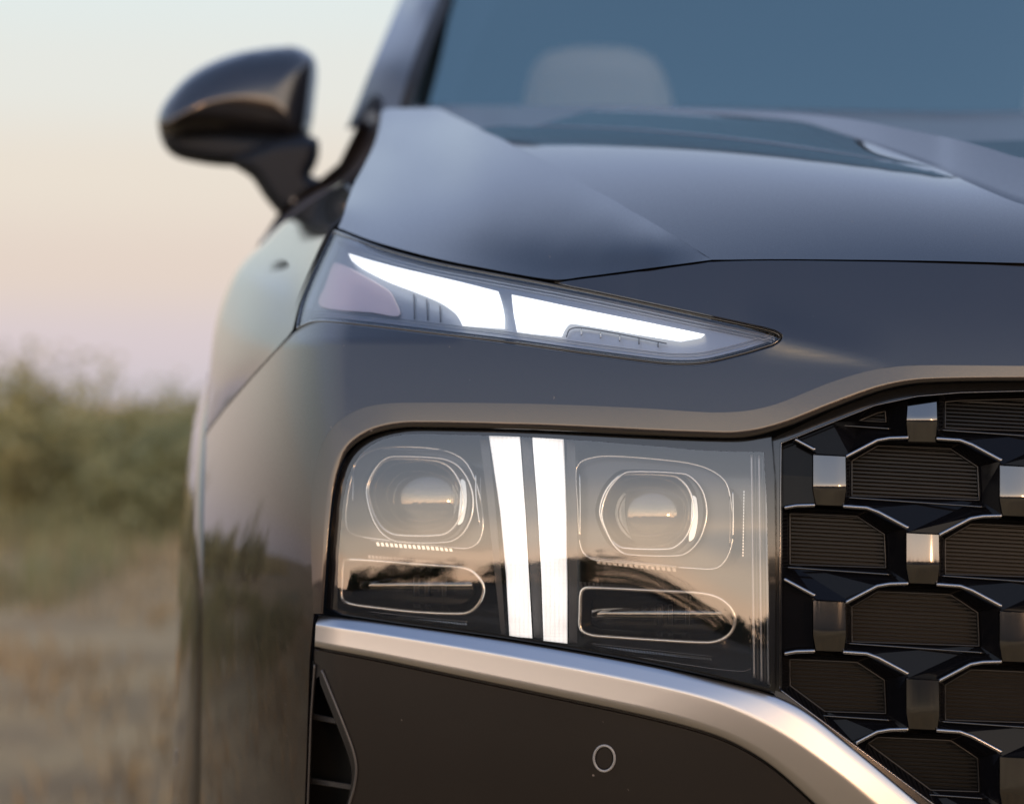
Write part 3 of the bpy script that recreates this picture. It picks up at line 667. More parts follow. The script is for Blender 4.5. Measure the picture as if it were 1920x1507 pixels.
wire('trim_line', [(690,1146),(800,1158),(876,1165)], skin(.028), 1.2, DCHROME, head); wire('trim_line', [(1110,1206),(1336,1230)], skin(.028), 1.0, DCHROME, head)
wire('trim_line', [(712,842),(834,844)], skin(.022), 1.2, DCHROME, head)
wire('trim_line', smooth_path([(1200,1232),(1330,1252),(1395,1258),(1408,1252)], sub=3), skin(.02), 1.2, DCHROME, head)
for u0, va, vb, m in ((1087,884,1012,BCHROME),(1374,918,1010,BCHROME),(1368,930,1025,DCHROME),(892,886,985,BCHROME),(901,890,985,DCHROME),(917,895,1000,DCHROME),(661,872,940,BCHROME)):
    wire('bezel_highlight', smooth_path([(u0,va),(u0+1,(va+vb)/2),(u0+(8 if u0 in (892,901,917) else 0),vb)], sub=4), skin(.034), 2.0 if m is BCHROME else 1.2, m, head)  # highlight streaks along the bezel edges, built as chrome wires
for k, u0 in enumerate((1409,1416,1423,1430,1436)):
    wire('edge_rib', [(u0,852+k),(u0+5,1270+3*k)], skin(.020), 2.4, HOUSE if k % 2 else SILVER, head)
teeth('serrated_trim', (1394,920), (1392,1045), 22, 0, .03, BCHROME)
def lensF(u, v):
    u = np.asarray(u, float); v = np.asarray(v, float)
    w = np.clip((u-1150)/280, 0, 1); w = w*w*(3-2*w)
    return Sf(u, v, .010) - 3e-5*np.maximum(v-1000, 0)*w
panel('lens', LENSO, lensF, LENS, 12, lip=((0,.006),), parent=head)

# ------------------------------------------------------------------ satin trim strip
top = smooth_path([(598,1153),(700,1164),(960,1201),(1190,1241),(1330,1271),(1440,1299),(1510,1332),(1600,1402),(1720,1502),(1860,1620)], sub=6)
rdg = smooth_path([(592,1171),(700,1187),(900,1221),(1160,1271),(1330,1312),(1450,1366),(1560,1441),(1645,1512),(1770,1622)], sub=6)
low = smooth_path([(590,1212),(700,1233),(800,1254),(1060,1309),(1220,1344),(1350,1381),(1440,1430),(1532,1510),(1650,1622)], sub=6)
n = 120; t0, t1, t2 = even(top, n), even(rdg, n), even(low, n)
def row(q, off): return P3(q[:,0], q[:,1], Sf(q[:,0], q[:,1], off))
yr = Sf(t1[:,0], t1[:,1], .0003); zr = HC-(t1[:,1]-CV)/F*yr
def rowl(t):
    q = t1*(1-t)+t2*t; Y = yr.copy()
    for _ in range(6): Y = yr - np.tan(np.radians(4.4-3.2*np.clip((t1[:,0]-1250)/250, 0, 1)))*(zr-(HC-(q[:,1]-CV)/F*Y))*(1+.25*t) + (Sf(q[:,0], q[:,1])-Sf(t1[:,0], q[:,1]))
    return P3(q[:,0], q[:,1], Y)
rows = [row(t0, .034), row(t0, .0105)] + [row(t0*(1-t)+t1*t, .009*(1-t)**1.0) for t in (.1,.35,.6,.85,.95)] + [rowl(t) for t in (.03,.12,.4,.7,.95)] + [row(t2, .001), row(t2, .03)]
V, Fc = ruled(rows)
Fc = [f[::-1] for f in Fc]
st = len(V); Vl = [r[0] for r in rows]; V = np.concatenate([V, np.array(Vl)]); Fc.append(tuple(range(st, st+len(rows))))
trim = car_part('trim_strip', V, Fc, CHROME); trim['label'] = 'satin silver trim strip sweeping below the headlamp'
ribbon('shut_line', up(low, 2), skin(.012), 8, RUBBER)

# ------------------------------------------------------------------ lower bumper insert, vent, sensor
vent_r = smooth_path([(600,1247),(626,1312),(649,1370),(663,1410),(668,1440),(664,1475),(655,1507),(640,1570),(625,1640)], sub=5)
ins = [(590,1240)] + vent_r + [(1690,1640)] + up(low, 6)[::-1]
insert = panel('lower_bumper_insert', ins, skin(.004), INSERT, 16, lip=((1.2,.0006),(2,.002),(2.2,.01)))
ventf = [(587,1240)] + [(u-1, v+2) for u, v in vent_r] + [(570,1640),(573,1507),(580,1340)]
venti = [(592,1272),(599,1266)] + [(u-8, v+12) for u, v in vent_r[2:-1]] + [(575,1640),(580,1507),(586,1340)]
vent = panel('air_vent', ventf, skin(.006), SATINB, 9, [venti], lip=((.5,.001),(.8,.03)))
wire('vent_rim', vent_r[1:], skin(.003), 2.6, mat('vent_rim_grey', (.07,.065,.062), .2, .45), vent)
wire('vent_rim', [(590,1245),(583,1340),(577,1507),(573,1640)], skin(.004), 2.0, MATS['vent_rim_grey'], vent)
panel('vent_back', ventf, skin(.07), RUBBER, 20, lip=(), parent=vent)
for a, b in (((584,1337),(640,1349)),((576,1457),(668,1472)),((572,1582),(640,1594))):
    q = np.array([a, b, (b[0],b[1]+9), (a[0],a[1]+9)], float)
    panel('vent_slat', q, skin(.022), HOUSE, 10, lip=((.6,.001),(1,.02)), parent=vent)
wire('parking_sensor', ring(1133,1421,19.5,24), skin(.0032), 2.6, GREYRING, closed=True, step=5)
panel('sensor_disc', ring(1133,1421,15,19.5), skin(.0030), INSERT, 8, lip=((1,.001),))

# ------------------------------------------------------------------ grille
OPEN = [(1466,830),(1560,792),(1640,760),(1720,743),(1800,736),(1920,733),(2600,733),(2600,1640),(1935,1640),(1466,1292)]
OPENA = np.array(OPEN, float)
gfr = [(1448,822),(1500,798),(1560,770),(1650,736),(1730,720),(1920,716),(2600,716),(2600,1660),(1905,1660),(1720,1504),(1600,1404),(1510,1335),(1452,1302)]
grille = panel('grille', gfr, skin(.020), GLOSSB, 22, [OPENA], lip=((-.5,.001),(-1,.05)), full=True)
grille['label'] = 'gloss black grille of hexagonal cells with dark chrome edges'
wire('frame_edge', [(2600,731)]+OPEN[:6][::-1]+[(1464,832),(1462,1100),(1462,1290)], skin(.017), 1.6, DCHROME, grille, full=True)
wire('frame_edge', [(1462,1292),(1700,1470),(1930,1640)], skin(.017), 1.6, DCHROME, grille, full=True)
panel('grille_back', offset_poly(OPENA, 12), skin(.085), RUBBER, 40, lip=(), parent=grille, full=True)
OPENC = OPEN[:6] + [(2474,733),(2474,1640),(1935,1640),(1466,1292)]; OPENCA = np.array(OPENC, float)
CELL = np.array([(-143,74),(-87,50),(77,59),(147,91),(147,190),(141,200),(85,197),(38,227),(-25,223),(-110,180),(-147,172)], float)
LOUV = np.array([(-132,91),(-84,63),(52,69),(102,102),(105,163),(-132,155)], float)
BLOCK = [(-30,-47),(30,-44),(31,20),(27,48),(-25,46),(-30,18)]
GP = []
def gpart(*a, **k):
    o = panel(*a, parent=grille, side=False, **k); GP.append(o); return o
def block_surf(c):
    def fn(u, v):
        t = (np.asarray(v, float)-c[1])/47.0; s = (np.asarray(u, float)-c[0])/30.0
        return Sf(u, v, .008) + .0058*(np.sqrt((t-.30)**2+.004)+(t-.30)) - .0004*t + .002*np.abs(s)**3
    return fn
sites = [(i, j) for i in range(-2, 6) for j in range(-4, 8) if (i+j) % 2 == 0]
for i, j in sites:
    c = np.array([1555+175*i, 900+10*i+136.5*j])
    if c[0] > 2500: continue
    away = c[0] > 2075
    cell = clip(CELL+c, OPENC)
    if len(cell) >= 3 and abs(area(np.array(cell))) > 900:
        lv = clip(LOUV+c, [tuple(p) for p in offset_poly(OPENCA, -16)])
        cp = np.array(cell)
        if len(lv) >= 3 and abs(area(np.array(lv))) > 250:
            lp = np.array(lv)
            def fun(u, v, lp=lp):
                q = np.stack([np.asarray(u, float), np.asarray(v, float)], -1)
                a, b = lp, np.roll(lp, -1, 0); dmin = np.full(len(q), 1e9)
                for p0, p1 in zip(a, b):
                    t = np.clip(((q-p0)@(p1-p0))/((p1-p0)@(p1-p0)+1e-9), 0, 1); dmin = np.minimum(dmin, np.linalg.norm(q-(p0+t[:,None]*(p1-p0)), axis=1))
                on = dmin < .8
                return Sf(u, v, 0) + np.where(on, .040, .024)
            gpart('cell_frame', cp, fun, GRILLEB, step=400, holes=[lp], lip=(), smooth=False, interior=False)
            # step frame round the louvres
            wire('louvre_frame', offset_poly(lp, 1), skin(.039), 1.8, SATINB, grille, closed=True, side=False, step=15)
            x0, x1, y0, y1 = lp[:,0].min(), lp[:,0].max(), lp[:,1].min(), lp[:,1].max()
            v = c[1]+66; bank = [[], [], 0]
            while v < c[1]+170:
                seg = clip([(x0-5, v+(x0-c[0])*.055), (x1+5, v+(x1-c[0])*.055), (x1+5, v+3.4+(x1-c[0])*.055), (x0-5, v+3.4+(x0-c[0])*.055)], lv)
                if len(seg) >= 3:
                    sa = np.array(seg)
                    if sa[:,0].max()-sa[:,0].min() > 6 and abs(area(sa)) > 12:
                        if away:
                            v_, f_ = sheet(sa, skin(.041), 300, (), ((0,.012),), None, False)
                            bank[0].append(v_); bank[1] += [tuple(k+bank[2] for k in f) for f in f_]; bank[2] += len(v_)
                        else: gpart('louvre', sa, skin(.041), LOUVRE, step=300, lip=((0,.012),), smooth=False, interior=False)
                v += 7.2
            if bank[2]: car_part('louvre_bank', np.concatenate(bank[0]), bank[1], LOUVRE, grille, False, side=False)['kind'] = 'stuff'
            panel('louvre_back', lp, skin(.052), RUBBER, 60, lip=(), parent=grille, side=False, interior=False)
            # lower ledge of the cell
            led = [(p[0]+c[0], p[1]+c[1]) for p in ((-143,159),(116,177))]
            for pc in clip_line(led, [tuple(p) for p in offset_poly(OPENCA, -4)]):
                wire('cell_ledge', [pc[0], pc[-1]], skin(.032), 2.2, GLOSSB, grille, side=False)
        else:
            gpart('cell_frame', cp, skin(.028), GRILLEB, step=60, lip=(), smooth=False)
    # the block between the cells
    bl = BLOCK
    if j == -1 and i == 1: bl = [(-28,-12),(26,-20),(27,20),(24,55),(-27,54),(-30,20)]
    bp = clip(np.array(bl)+c, [tuple(p) for p in offset_poly(OPENCA, 2)])
    if len(bp) >= 3 and abs(area(np.array(bp))) > 800:
        if abs(area(np.array(bp))) > .97*abs(area(np.array(bl))):
            B_ = np.array(bl, float)+c; tt = np.linspace(0, 1, 21)
            lt_ = even([B_[0], B_[5], B_[4]], 21); rt_ = even([B_[1], B_[2], B_[3]], 21); bf_ = block_surf(c)
            ss = np.linspace(0, 1, 9)[None,:,None]; Q = lt_[:,None]*(1-ss)+rt_[:,None]*ss; Yq = bf_(Q[...,0], Q[...,1])
            Vq = P3(Q[...,0], Q[...,1], Yq).reshape(-1, 3); Fq = [(r_*9+k_, (r_+1)*9+k_, (r_+1)*9+k_+1, r_*9+k_+1) for r_ in range(20) for k_ in range(8)]
            per = np.concatenate([Q[0,:], Q[1:,-1], Q[-1,::-1][1:], Q[::-1,0][1:-1]]); yp = bf_(per[:,0], per[:,1]); k1 = len(Vq); np_ = len(per); cc = per.mean(0); rg = [Vq]
            for gpx, bk_ in ((0,0),(1.2,.0008),(2.4,.004),(3,.03)):
                q_ = offset_poly(per, gpx); rg.append(P3(q_[:,0], q_[:,1], yp+bk_))
            for a_ in range(3): Fq += [(k1+a_*np_+i_, k1+a_*np_+(i_+1)%np_, k1+(a_+1)*np_+(i_+1)%np_, k1+(a_+1)*np_+i_) for i_ in range(np_)]
            car_part('grille_block', np.concatenate(rg), Fq, BLOCKM, grille, side=False)
        else: gpart('grille_block', resample(bp, 4), block_surf(c), BLOCKM, step=5, lip=((1.5,.001),(3,.004),(4,.03)))
    # bevelled edges running to the next blocks
    for path in ([(26,49),(70,52),(92,60),(148,90)], [(-27,47),(-62,48),(-85,52),(-146,84)]):
        pts = [(c[0]+p[0], c[1]+p[1]) for p in path]
        for pc in clip_line(pts, [tuple(p) for p in offset_poly(OPENCA, -2)]):
            q = resample(pc, 8, False)
            wire('cell_edge', q, skin(.017), 4.3, EDGEM, grille, side=False)

# ------------------------------------------------------------------ glasshouse
cowl = [(770,198),(775,215),(862,300),(1130,330),(1920,350),(2600,350),(2600,212),(1920,214),(1500,206),(1130,199)]
panel('cowl', cowl, rbf([(770,198,2.92),(862,238,2.80),(862,300,2.62),(1130,330,2.55),(1920,350,2.5),(2600,350,2.5),(1130,262,2.76),(1920,290,2.70),(2600,290,2.70),(2600,212,2.90),(1920,214,2.90),(1500,206,2.92),(1130,199,2.93)]), COWL, 30, lip=(), full=True)
wctrl = [(762,205,2.93),(1130,203,2.96),(1500,206,2.94),(1920,216,2.92),(2600,216,2.92),(838,0,3.22),(1130,0,3.26),(1920,0,3.24),(2600,0,3.24),(960,-290,3.66),(1400,-310,3.70),(1920,-320,3.70),(2600,-320,3.70)]
WF = rbf(wctrl, 1e-4)
panel('windscreen', [(764,210),(795,110),(838,0),(890,-130),(960,-290),(1400,-310),(1920,-320),(2600,-320),(2600,226),(1920,226),(1500,216),(1130,208)], WF, WIND, 30, lip=(), full=True)
pill = smooth_path([(652,240),(668,202),(690,145),(720,75),(752,0),(800,-110),(880,-280)], sub=4) + smooth_path([(955,-290),(885,-130),(828,0),(785,110),(756,204),(748,232)], sub=4)
PF = rbf([(668,202,3.02),(752,0,3.32),(880,-280,3.75),(955,-290,3.64),(828,0,3.19),(756,204,2.90),(712,120,3.03),(790,0,3.20)], 1e-4)
panel('pillar', pill, PF, PAINT, 12, lip=((2,.01),(2.5,.04)))
ribbon('windscreen_seal', smooth_path([(758,207),(788,110),(832,0),(886,-130),(955,-290)], sub=4), plus(PF, -.012), 11, RUBBER)
panel('pillar_blocker', [(690,230),(745,80),(795,-40),(890,-290),(1060,-300),(990,-130),(932,0),(880,110),(835,230)], plus(WF, .06), CABIN, 16, lip=((1,.02),))  # dark sheet added inside the glass to block the bright sky beyond
# body sides, roof and tail, so that the car stands there as a whole
secz = [.28,.45,.70,.90,1.00,1.05,1.09,1.12,1.185]
secr = [.90,.93,.945,.95,.945,.915,.868,.832,.800]
def side_r(y): return 1.0 - .10*max(0, (y-5.2)/1.0)**2
ys = [2.86,3.0,3.4,3.9,4.5,5.1,5.6,6.0,6.2]
V = [(XC-r*side_r(y), y, z) for y in ys for z, r in zip(secz, secr)]; k = len(secz)
Fc = [(a*k+b, (a+1)*k+b, (a+1)*k+b+1, a*k+b+1) for a in range(len(ys)-1) for b in range(k-1)]
doors = car_part('door', V, Fc, PAINT)
gz = [1.186,1.34,1.52,1.70]; gr = [.802,.765,.71,.655]
V = [(XC-r*side_r(y), y+(z-1.186)*sl, z) for y, sl in ((2.98,1.45),(3.7,.4),(4.4,0),(5.3,-.2),(6.0,-.8)) for z, r in zip(gz, gr)]
Fc = [(a*4+b, (a+1)*4+b, (a+1)*4+b+1, a*4+b+1) for a in range(4) for b in range(3)]
car_part('side_window', V, Fc, SIDEG)
V = []; rs = [(.655,1.70),(.60,1.745),(.45,1.775),(.2,1.79),(0,1.795),(-.05,1.795)]
for y, dz in ((3.68,-.005),(4.2,.02),(5.0,.005),(5.65,-.08)): V += [(XC-r, y, z+dz) for r, z in rs]
Fc = [(a*6+b, (a+1)*6+b, (a+1)*6+b+1, a*6+b+1) for a in range(3) for b in range(5)]
car_part('roof', V, Fc, PAINT, full=True)
V = []; rs = [(.90,.28),(.945,.9),(.80,1.185),(.655,1.50)]
for y, r, z in ((6.2,.88,.28),(6.25,.90,.9),(6.05,.78,1.185),(5.65,.64,1.66)): V += [(XC-r, y, z), (XC+.05, y+.06, z+.0)]
car_part('tailgate', V, [(0,1,3,2),(2,3,5,4),(4,5,7,6)], PAINT, full=True)
V = [(XC-.92,2.2,.2),(XC+.05,2.2,.2),(XC+.05,6.2,.25),(XC-.90,6.2,.25)]
car_part('underbody', V, [(0,1,2,3)], RUBBER, full=True)
lr = np.array([.90,.88,.84,.78,.70,.5,.3,.1,-.05]); V = []
for z, dy in ((.46,.0),(.40,.015),(.30,.0),(.22,.05)): V += [(XC-r, float(S(XC-r, .46))+.012+dy, z) for r in lr]
k = len(lr); car_part('bumper_lip', V, [(a*k+b, a*k+b+1, (a+1)*k+b+1, (a+1)*k+b) for a in range(3) for b in range(k-1)], SATINB, full=True)
# the fender's flank down to the wheel arch
V = []; arcn = 14
for i in range(arcn+1):
    a = math.pi*i/arcn; V += [(XC-.92, 2.70-.40*math.cos(a), .36+.40*math.sin(a)), (XC-.90, 2.72-.46*math.cos(a), .36+.55*math.sin(a))]
Fc = [(2*i, 2*i+2, 2*i+3, 2*i+1) for i in range(arcn)]
car_part('fender_flank', V, Fc, PAINT)
# wheels
def wheel(y):
    V, Fc = [], []; prof = [(.34,.0),(.36,.02),(.365,.06),(.365,.18),(.355,.21),(.25,.215),(.24,.20),(.24,.03),(.25,.0)]
    ns = 40; c = np.array([XC-.93, y, .365])
    for i in range(ns):
        a = 2*math.pi*i/ns
        for r, x in prof: V.append(c+np.array([x, r*math.cos(a), r*math.sin(a)]))
    k = len(prof)
    for i in range(ns):
        for b in range(k): Fc.append((i*k+b, ((i+1)%ns)*k+b, ((i+1)%ns)*k+(b+1)%k, i*k+(b+1)%k))
    w = car_part('wheel', V, Fc, TYRE)
    V, Fc = [], []
    for s in range(5):
        for d in (-.12, .12):
            a = 2*math.pi*s/5+d; dirv = np.array([0, math.cos(a), math.sin(a)]); nv = np.array([0, -math.sin(a), math.cos(a)]); st = len(V)
            for rr_, wd, x in ((.03,.03,.035),(.245,.022,.02)):
                for sx, sn in ((0,-1),(0,1),(.03,1),(.03,-1)): V.append(c+dirv*rr_+nv*wd*sn+np.array([x+sx,0,0]))
            Fc += [(st+q_, st+(q_+1)%4, st+4+(q_+1)%4, st+4+q_) for q_ in range(4)]
    car_part('rim', V, Fc, RIM, w)
wheel(2.68); wheel(5.45)
# cabin: dashboard, seats
V = [(XC-.74,2.98,1.08),(XC+.05,2.98,1.10),(XC+.05,3.45,1.12),(XC-.74,3.45,1.10),(XC-.74,3.5,.6),(XC+.05,3.5,.6)]
car_part('dashboard', V, [(0,1,2,3),(3,2,5,4)], CABIN, full=True)
V = [(XC-.795,4.6,.5),(XC+.05,4.6,.5),(XC+.05,4.6,1.80),(XC-.60,4.6,1.755),(XC-.65,4.6,1.70),(XC-.706,4.6,1.52),(XC-.761,4.6,1.34),(XC-.797,4.6,1.19)]
car_part('cabin_back', V, [tuple(range(8))], CABIN, full=True)
hr_ = smooth_path([(980,200),(992,140),(1015,105),(1060,90),(1120,87),(1180,91),(1222,108),(1246,140),(1262,200),(1250,240),(1120,250),(992,240)], closed=True, sub=4)
V, Fc = inflate(hr_, 3.80, .05, .06, 46, 10); seat = car_part('seat', V, Fc, SEAT); 
sb = smooth_path([(960,262),(1000,245),(1120,240),(1250,245),(1290,264),(1320,400),(1330,560),(900,560),(930,400)], closed=True, sub=3)
V, Fc = inflate(sb, 3.85, .06, .10, 60, 18); car_part('seat_back', V, Fc, SEAT, seat)

# ------------------------------------------------------------------ mirror
cap = smooth_path([(301,222),(312,196),(345,156),(385,128),(440,106),(500,95),(548,92),(570,99),(586,113),(590,140),(586,190),(578,245),(566,268),(520,262),(450,250),(380,247),(318,250),(303,240)], closed=True, sub=4)
cap = offset_poly(np.array(cap), 5)
V, Fc = inflate(cap, 3.02, .070, .06, 84, 7, (.00025, -.00008)); mir = car_part('wing_mirror', V, Fc, PAINT)
mir['label'] = 'painted wing mirror on a black stalk'
lowm = smooth_path([(304,240),(330,244),(400,244),(480,252),(570,262),(575,285),(560,298),(520,300),(480,306),(440,308),(390,304),(335,292),(312,272)], closed=True, sub=4)
lowm = offset_poly(np.array(lowm), 5)
V, Fc = inflate(lowm, 3.03, .050, .05, 26, 6); car_part('lower_housing', V, Fc, MIRB, mir)
stalk = smooth_path([(430,298),(520,258),(592,258),(596,300),(584,328),(608,342),(578,378),(534,406),(500,376),(472,335)], closed=True, sub=4)
V, Fc = inflate(stalk, 3.00, .045, .05, 24, 6); car_part('stalk', V, Fc, MIRB, mir)
V, Fc = inflate(ring(550,377,11,17), 2.975, .02, .02, 11, 4); car_part('turn_light', V, Fc, mat('turn_light_clear', (.7,.66,.62), .2, .25), mir)
sl = smooth_path([(302,226),(340,226),(380,228),(380,238),(340,238),(306,236)], closed=True, sub=3)
V, Fc = inflate(sl, 2.985, .012, .01, 6, 4); car_part('indicator_strip', V, Fc, SILVER, mir)
sail = [(706,211),(713,226),(700,275),(676,316),(645,347),(600,374),(550,408),(494,460),(486,456),(520,412),(556,374),(598,338),(640,306),(656,270),(680,220),(694,209)]
panel('door_sail', sail, rbf([(706,211,2.90),(700,275,2.86),(645,347,2.84),(550,408,2.80),(494,460,2.76),(486,456,2.86),(556,374,2.92),(598,338,2.95),(656,270,2.98),(680,220,3.0)], 1e-4), mat('sail_grey', (.10,.092,.095), 0, .45, spec=.3), 9, lip=((.5,.01),(1,.05)))

# ------------------------------------------------------------------ the car's other side
def mirror_copy(o, parent, top):
    c = o.copy(); COL.objects.link(c); c.parent = parent
    if top: c.scale = (-1, 1, 1)
    for ch in list(o.children): mirror_copy(ch, c, False)
for o in SIDE: mirror_copy(o, car, True)
for o in TWIN:
    c = o.copy(); COL.objects.link(c); c.parent = o.parent; c.scale = (-1, 1, 1)
# the grille is one part: its pieces repeat on the other side as its own children
for o in [c for c in list(grille.children) if c.name.split('.')[0] in ('cell_frame','louvre_frame','louvre','louvre_bank','louvre_back','cell_ledge','grille_block','cell_edge')]:
    if max((v.co.x for v in o.data.vertices)) < .05:
        c = o.copy(); COL.objects.link(c); c.parent = grille; c.scale = (-1, 1, 1)

# ------------------------------------------------------------------ ground, field, bushes
def ground_mat():
    m = mat('dry_field', (.2,.17,.12), 0, .95); nt, ns, L, b = nodes(m)
    geo = ns.new('ShaderNodeNewGeometry')
    n1 = ns.new('ShaderNodeTexNoise'); n1.inputs['Scale'].default_value = 1.6; n1.inputs['Detail'].default_value = 8; L.new(geo.outputs['Position'], n1.inputs['Vector'])
    r1 = ns.new('ShaderNodeValToRGB'); cr = r1.color_ramp
    cr.elements[0].position = .32; cr.elements[0].color = (.32,.20,.09,1); cr.elements[1].position = .70; cr.elements[1].color = (.56,.365,.165,1)
    L.new(n1.outputs[0], r1.inputs[0])
    n2 = ns.new('ShaderNodeTexNoise'); n2.inputs['Scale'].default_value = .25; n2.inputs['Detail'].default_value = 4; L.new(geo.outputs['Position'], n2.inputs['Vector'])
    mr = ns.new('ShaderNodeMapRange'); mr.inputs['From Min'].default_value = .5; mr.inputs['From Max'].default_value = .68; L.new(n2.outputs[0], mr.inputs['Value'])
    mx = ns.new('ShaderNodeMix'); mx.data_type = 'RGBA'; L.new(mr.outputs[0], mx.inputs[0]); L.new(r1.outputs[0], mx.inputs[6]); mx.inputs[7].default_value = (.26,.20,.09,1)
    # unseen ground behind the photographer darkened, so lens and bumper reflect dark
    sp = ns.new('ShaderNodeSeparateXYZ'); L.new(geo.outputs['Position'], sp.inputs[0])
    ad = ns.new('ShaderNodeMath'); ad.operation = 'MULTIPLY_ADD'; L.new(n1.outputs[0], ad.inputs[0]); ad.inputs[1].default_value = 1.5; L.new(sp.outputs['Y'], ad.inputs[2])
    sr = ns.new('ShaderNodeMapRange'); sr.inputs['From Min'].default_value = .6; sr.inputs['From Max'].default_value = -.4; L.new(ad.outputs[0], sr.inputs['Value'])
    m2 = ns.new('ShaderNodeMix'); m2.data_type = 'RGBA'; L.new(sr.outputs[0], m2.inputs[0]); L.new(mx.outputs[2], m2.inputs[6]); m2.inputs[7].default_value = (.045,.036,.026,1)
    L.new(m2.outputs[2], b.inputs['Base Color'])
    bp = ns.new('ShaderNodeBump'); bp.inputs['Strength'].default_value = .6; bp.inputs['Distance'].default_value = .05
    n3 = ns.new('ShaderNodeTexNoise'); n3.inputs['Scale'].default_value = 12; n3.inputs['Detail'].default_value = 6; L.new(geo.outputs['Position'], n3.inputs['Vector'])
    L.new(n3.outputs[0], bp.inputs['Height']); L.new(bp.outputs[0], b.inputs['Normal'])
    return m
GROUND = ground_mat()
def grd_z(x, y): return .03*np.sin(x*.9+1.3)*np.cos(y*.7) + .02*np.sin(x*2.1+y*1.7)
gx = np.r_[-900,-300,-100,-40, np.linspace(-20,20,81), 40,100,300,900]; gy = np.r_[-900,-300,-100,-40, np.linspace(-20,40,121), 60,100,300,900]
X, Yg = np.meshgrid(gx, gy); fade = np.clip(1-np.maximum(np.abs(X), np.abs(Yg-10))/40, 0, 1)
nearcar = np.clip(np.hypot((X-XC)/1.6, (Yg-3.9)/3.2)-.6, 0, 1)
Z = grd_z(X, Yg)*fade*nearcar
V = np.stack([X.ravel(), Yg.ravel(), Z.ravel()], -1); nx = len(gx)
o = new_obj('ground', V, [(a*nx+b, a*nx+b+1, (a+1)*nx+b+1, (a+1)*nx+b) for a in range(len(gy)-1) for b in range(nx-1)], GROUND)
o['kind'] = 'structure'
def leaf_mat(name, c1, c2):
    m = mat(name, c1, 0, .75, spec=.25); nt, ns, L, b = nodes(m)
    geo = ns.new('ShaderNodeNewGeometry'); mx = ns.new('ShaderNodeMix'); mx.data_type = 'RGBA'
    L.new(geo.outputs['Random Per Island'], mx.inputs[0]); mx.inputs[6].default_value = (*c1,1); mx.inputs[7].default_value = (*c2,1)
    L.new(mx.outputs[2], b.inputs['Base Color'])
    return m
STRAW = leaf_mat('dry_grass', (.32,.23,.125), (.50,.37,.21)); GREENG = leaf_mat('green_grass', (.16,.165,.075), (.29,.27,.14))
LEAF1 = leaf_mat('leaf_olive', (.19,.195,.085), (.40,.365,.185)); LEAF2 = leaf_mat('leaf_dark', (.18,.195,.09), (.37,.355,.19)); LEAF3 = leaf_mat('leaf_pale', (.28,.25,.125), (.44,.375,.20))
LEAF4 = leaf_mat('leaf_tree', (.025,.035,.018), (.07,.08,.04))
BARK = mat('bark', (.06,.045,.035), 0, .9)
def grass(name, label, pos, hmin, hmax, m, wid=.006, lean=.35):
    n = len(pos); V = np.zeros((n*5, 3)); Fc = []
    a = np.random.rand(n)*2*np.pi; h = hmin+(hmax-hmin)*np.random.rand(n)**1.5; ln = lean*np.random.rand(n)*h; d = np.stack([np.cos(a), np.sin(a)], -1)
    s = np.stack([-d[:,1], d[:,0]], -1)*wid*(.6+.8*np.random.rand(n))[:,None]
    b = pos
    V[0::5,:2] = b[:,:2]-s; V[1::5,:2] = b[:,:2]+s; V[0::5,2] = V[1::5,2] = b[:,2]-.01
    V[2::5,:2] = b[:,:2]+d*ln[:,None]*.35-s*.8; V[3::5,:2] = b[:,:2]+d*ln[:,None]*.35+s*.8; V[2::5,2] = V[3::5,2] = b[:,2]+h*.6
    V[4::5,:2] = b[:,:2]+d*ln[:,None]; V[4::5,2] = b[:,2]+h
    for i in range(n): k = 5*i; Fc += [(k,k+1,k+3,k+2),(k+2,k+3,k+4)]
    o = new_obj(name, V, Fc, m, smooth=False); o['kind'] = 'stuff'; o['label'] = label; o['category'] = 'grass'; return o
def scatter(n, x0, x1, y0, y1, clump=.0, test=None):
    x = np.random.uniform(x0, x1, n); y = np.random.uniform(y0, y1, n)
    if clump:
        k = np.sin(x*1.7+np.sin(y*.9)*2)*np.sin(y*1.3+np.sin(x*.7)*2)+.5*np.sin(x*4.1+y*3.3); keep = k > np.random.uniform(-1, 1, n)*clump
        x, y = x[keep], y[keep]
    ok = ~((np.abs(x-XC) < 1.15) & (y > 1.3) & (y < 6.6)) & (np.hypot(x, y) > .9)
    x, y = x[ok], y[ok]
    fd = np.clip(1-np.maximum(np.abs(x), np.abs(y-10))/40, 0, 1)*np.clip(np.hypot((x-XC)/1.6, (y-3.9)/3.2)-.6, 0, 1)
    return np.stack([x, y, grd_z(x, y)*fd], -1)
grass('dry_grass', 'short dry straw-coloured grass on the bare ground', scatter(44000, -6, 4, 2.5, 14, .9), .03, .12, STRAW, .006, .7)
grass('verge_grass', 'green grass along the left verge', np.concatenate([scatter(9000, -6, -1.75, 4, 13, .5)]), .08, .34, GREENG, .007)
far = scatter(26000, -22, 22, 15, 46)
grass('tall_grass', 'tall pale field grass beyond the bushes', far, .4, .92, LEAF3, .018, .3)

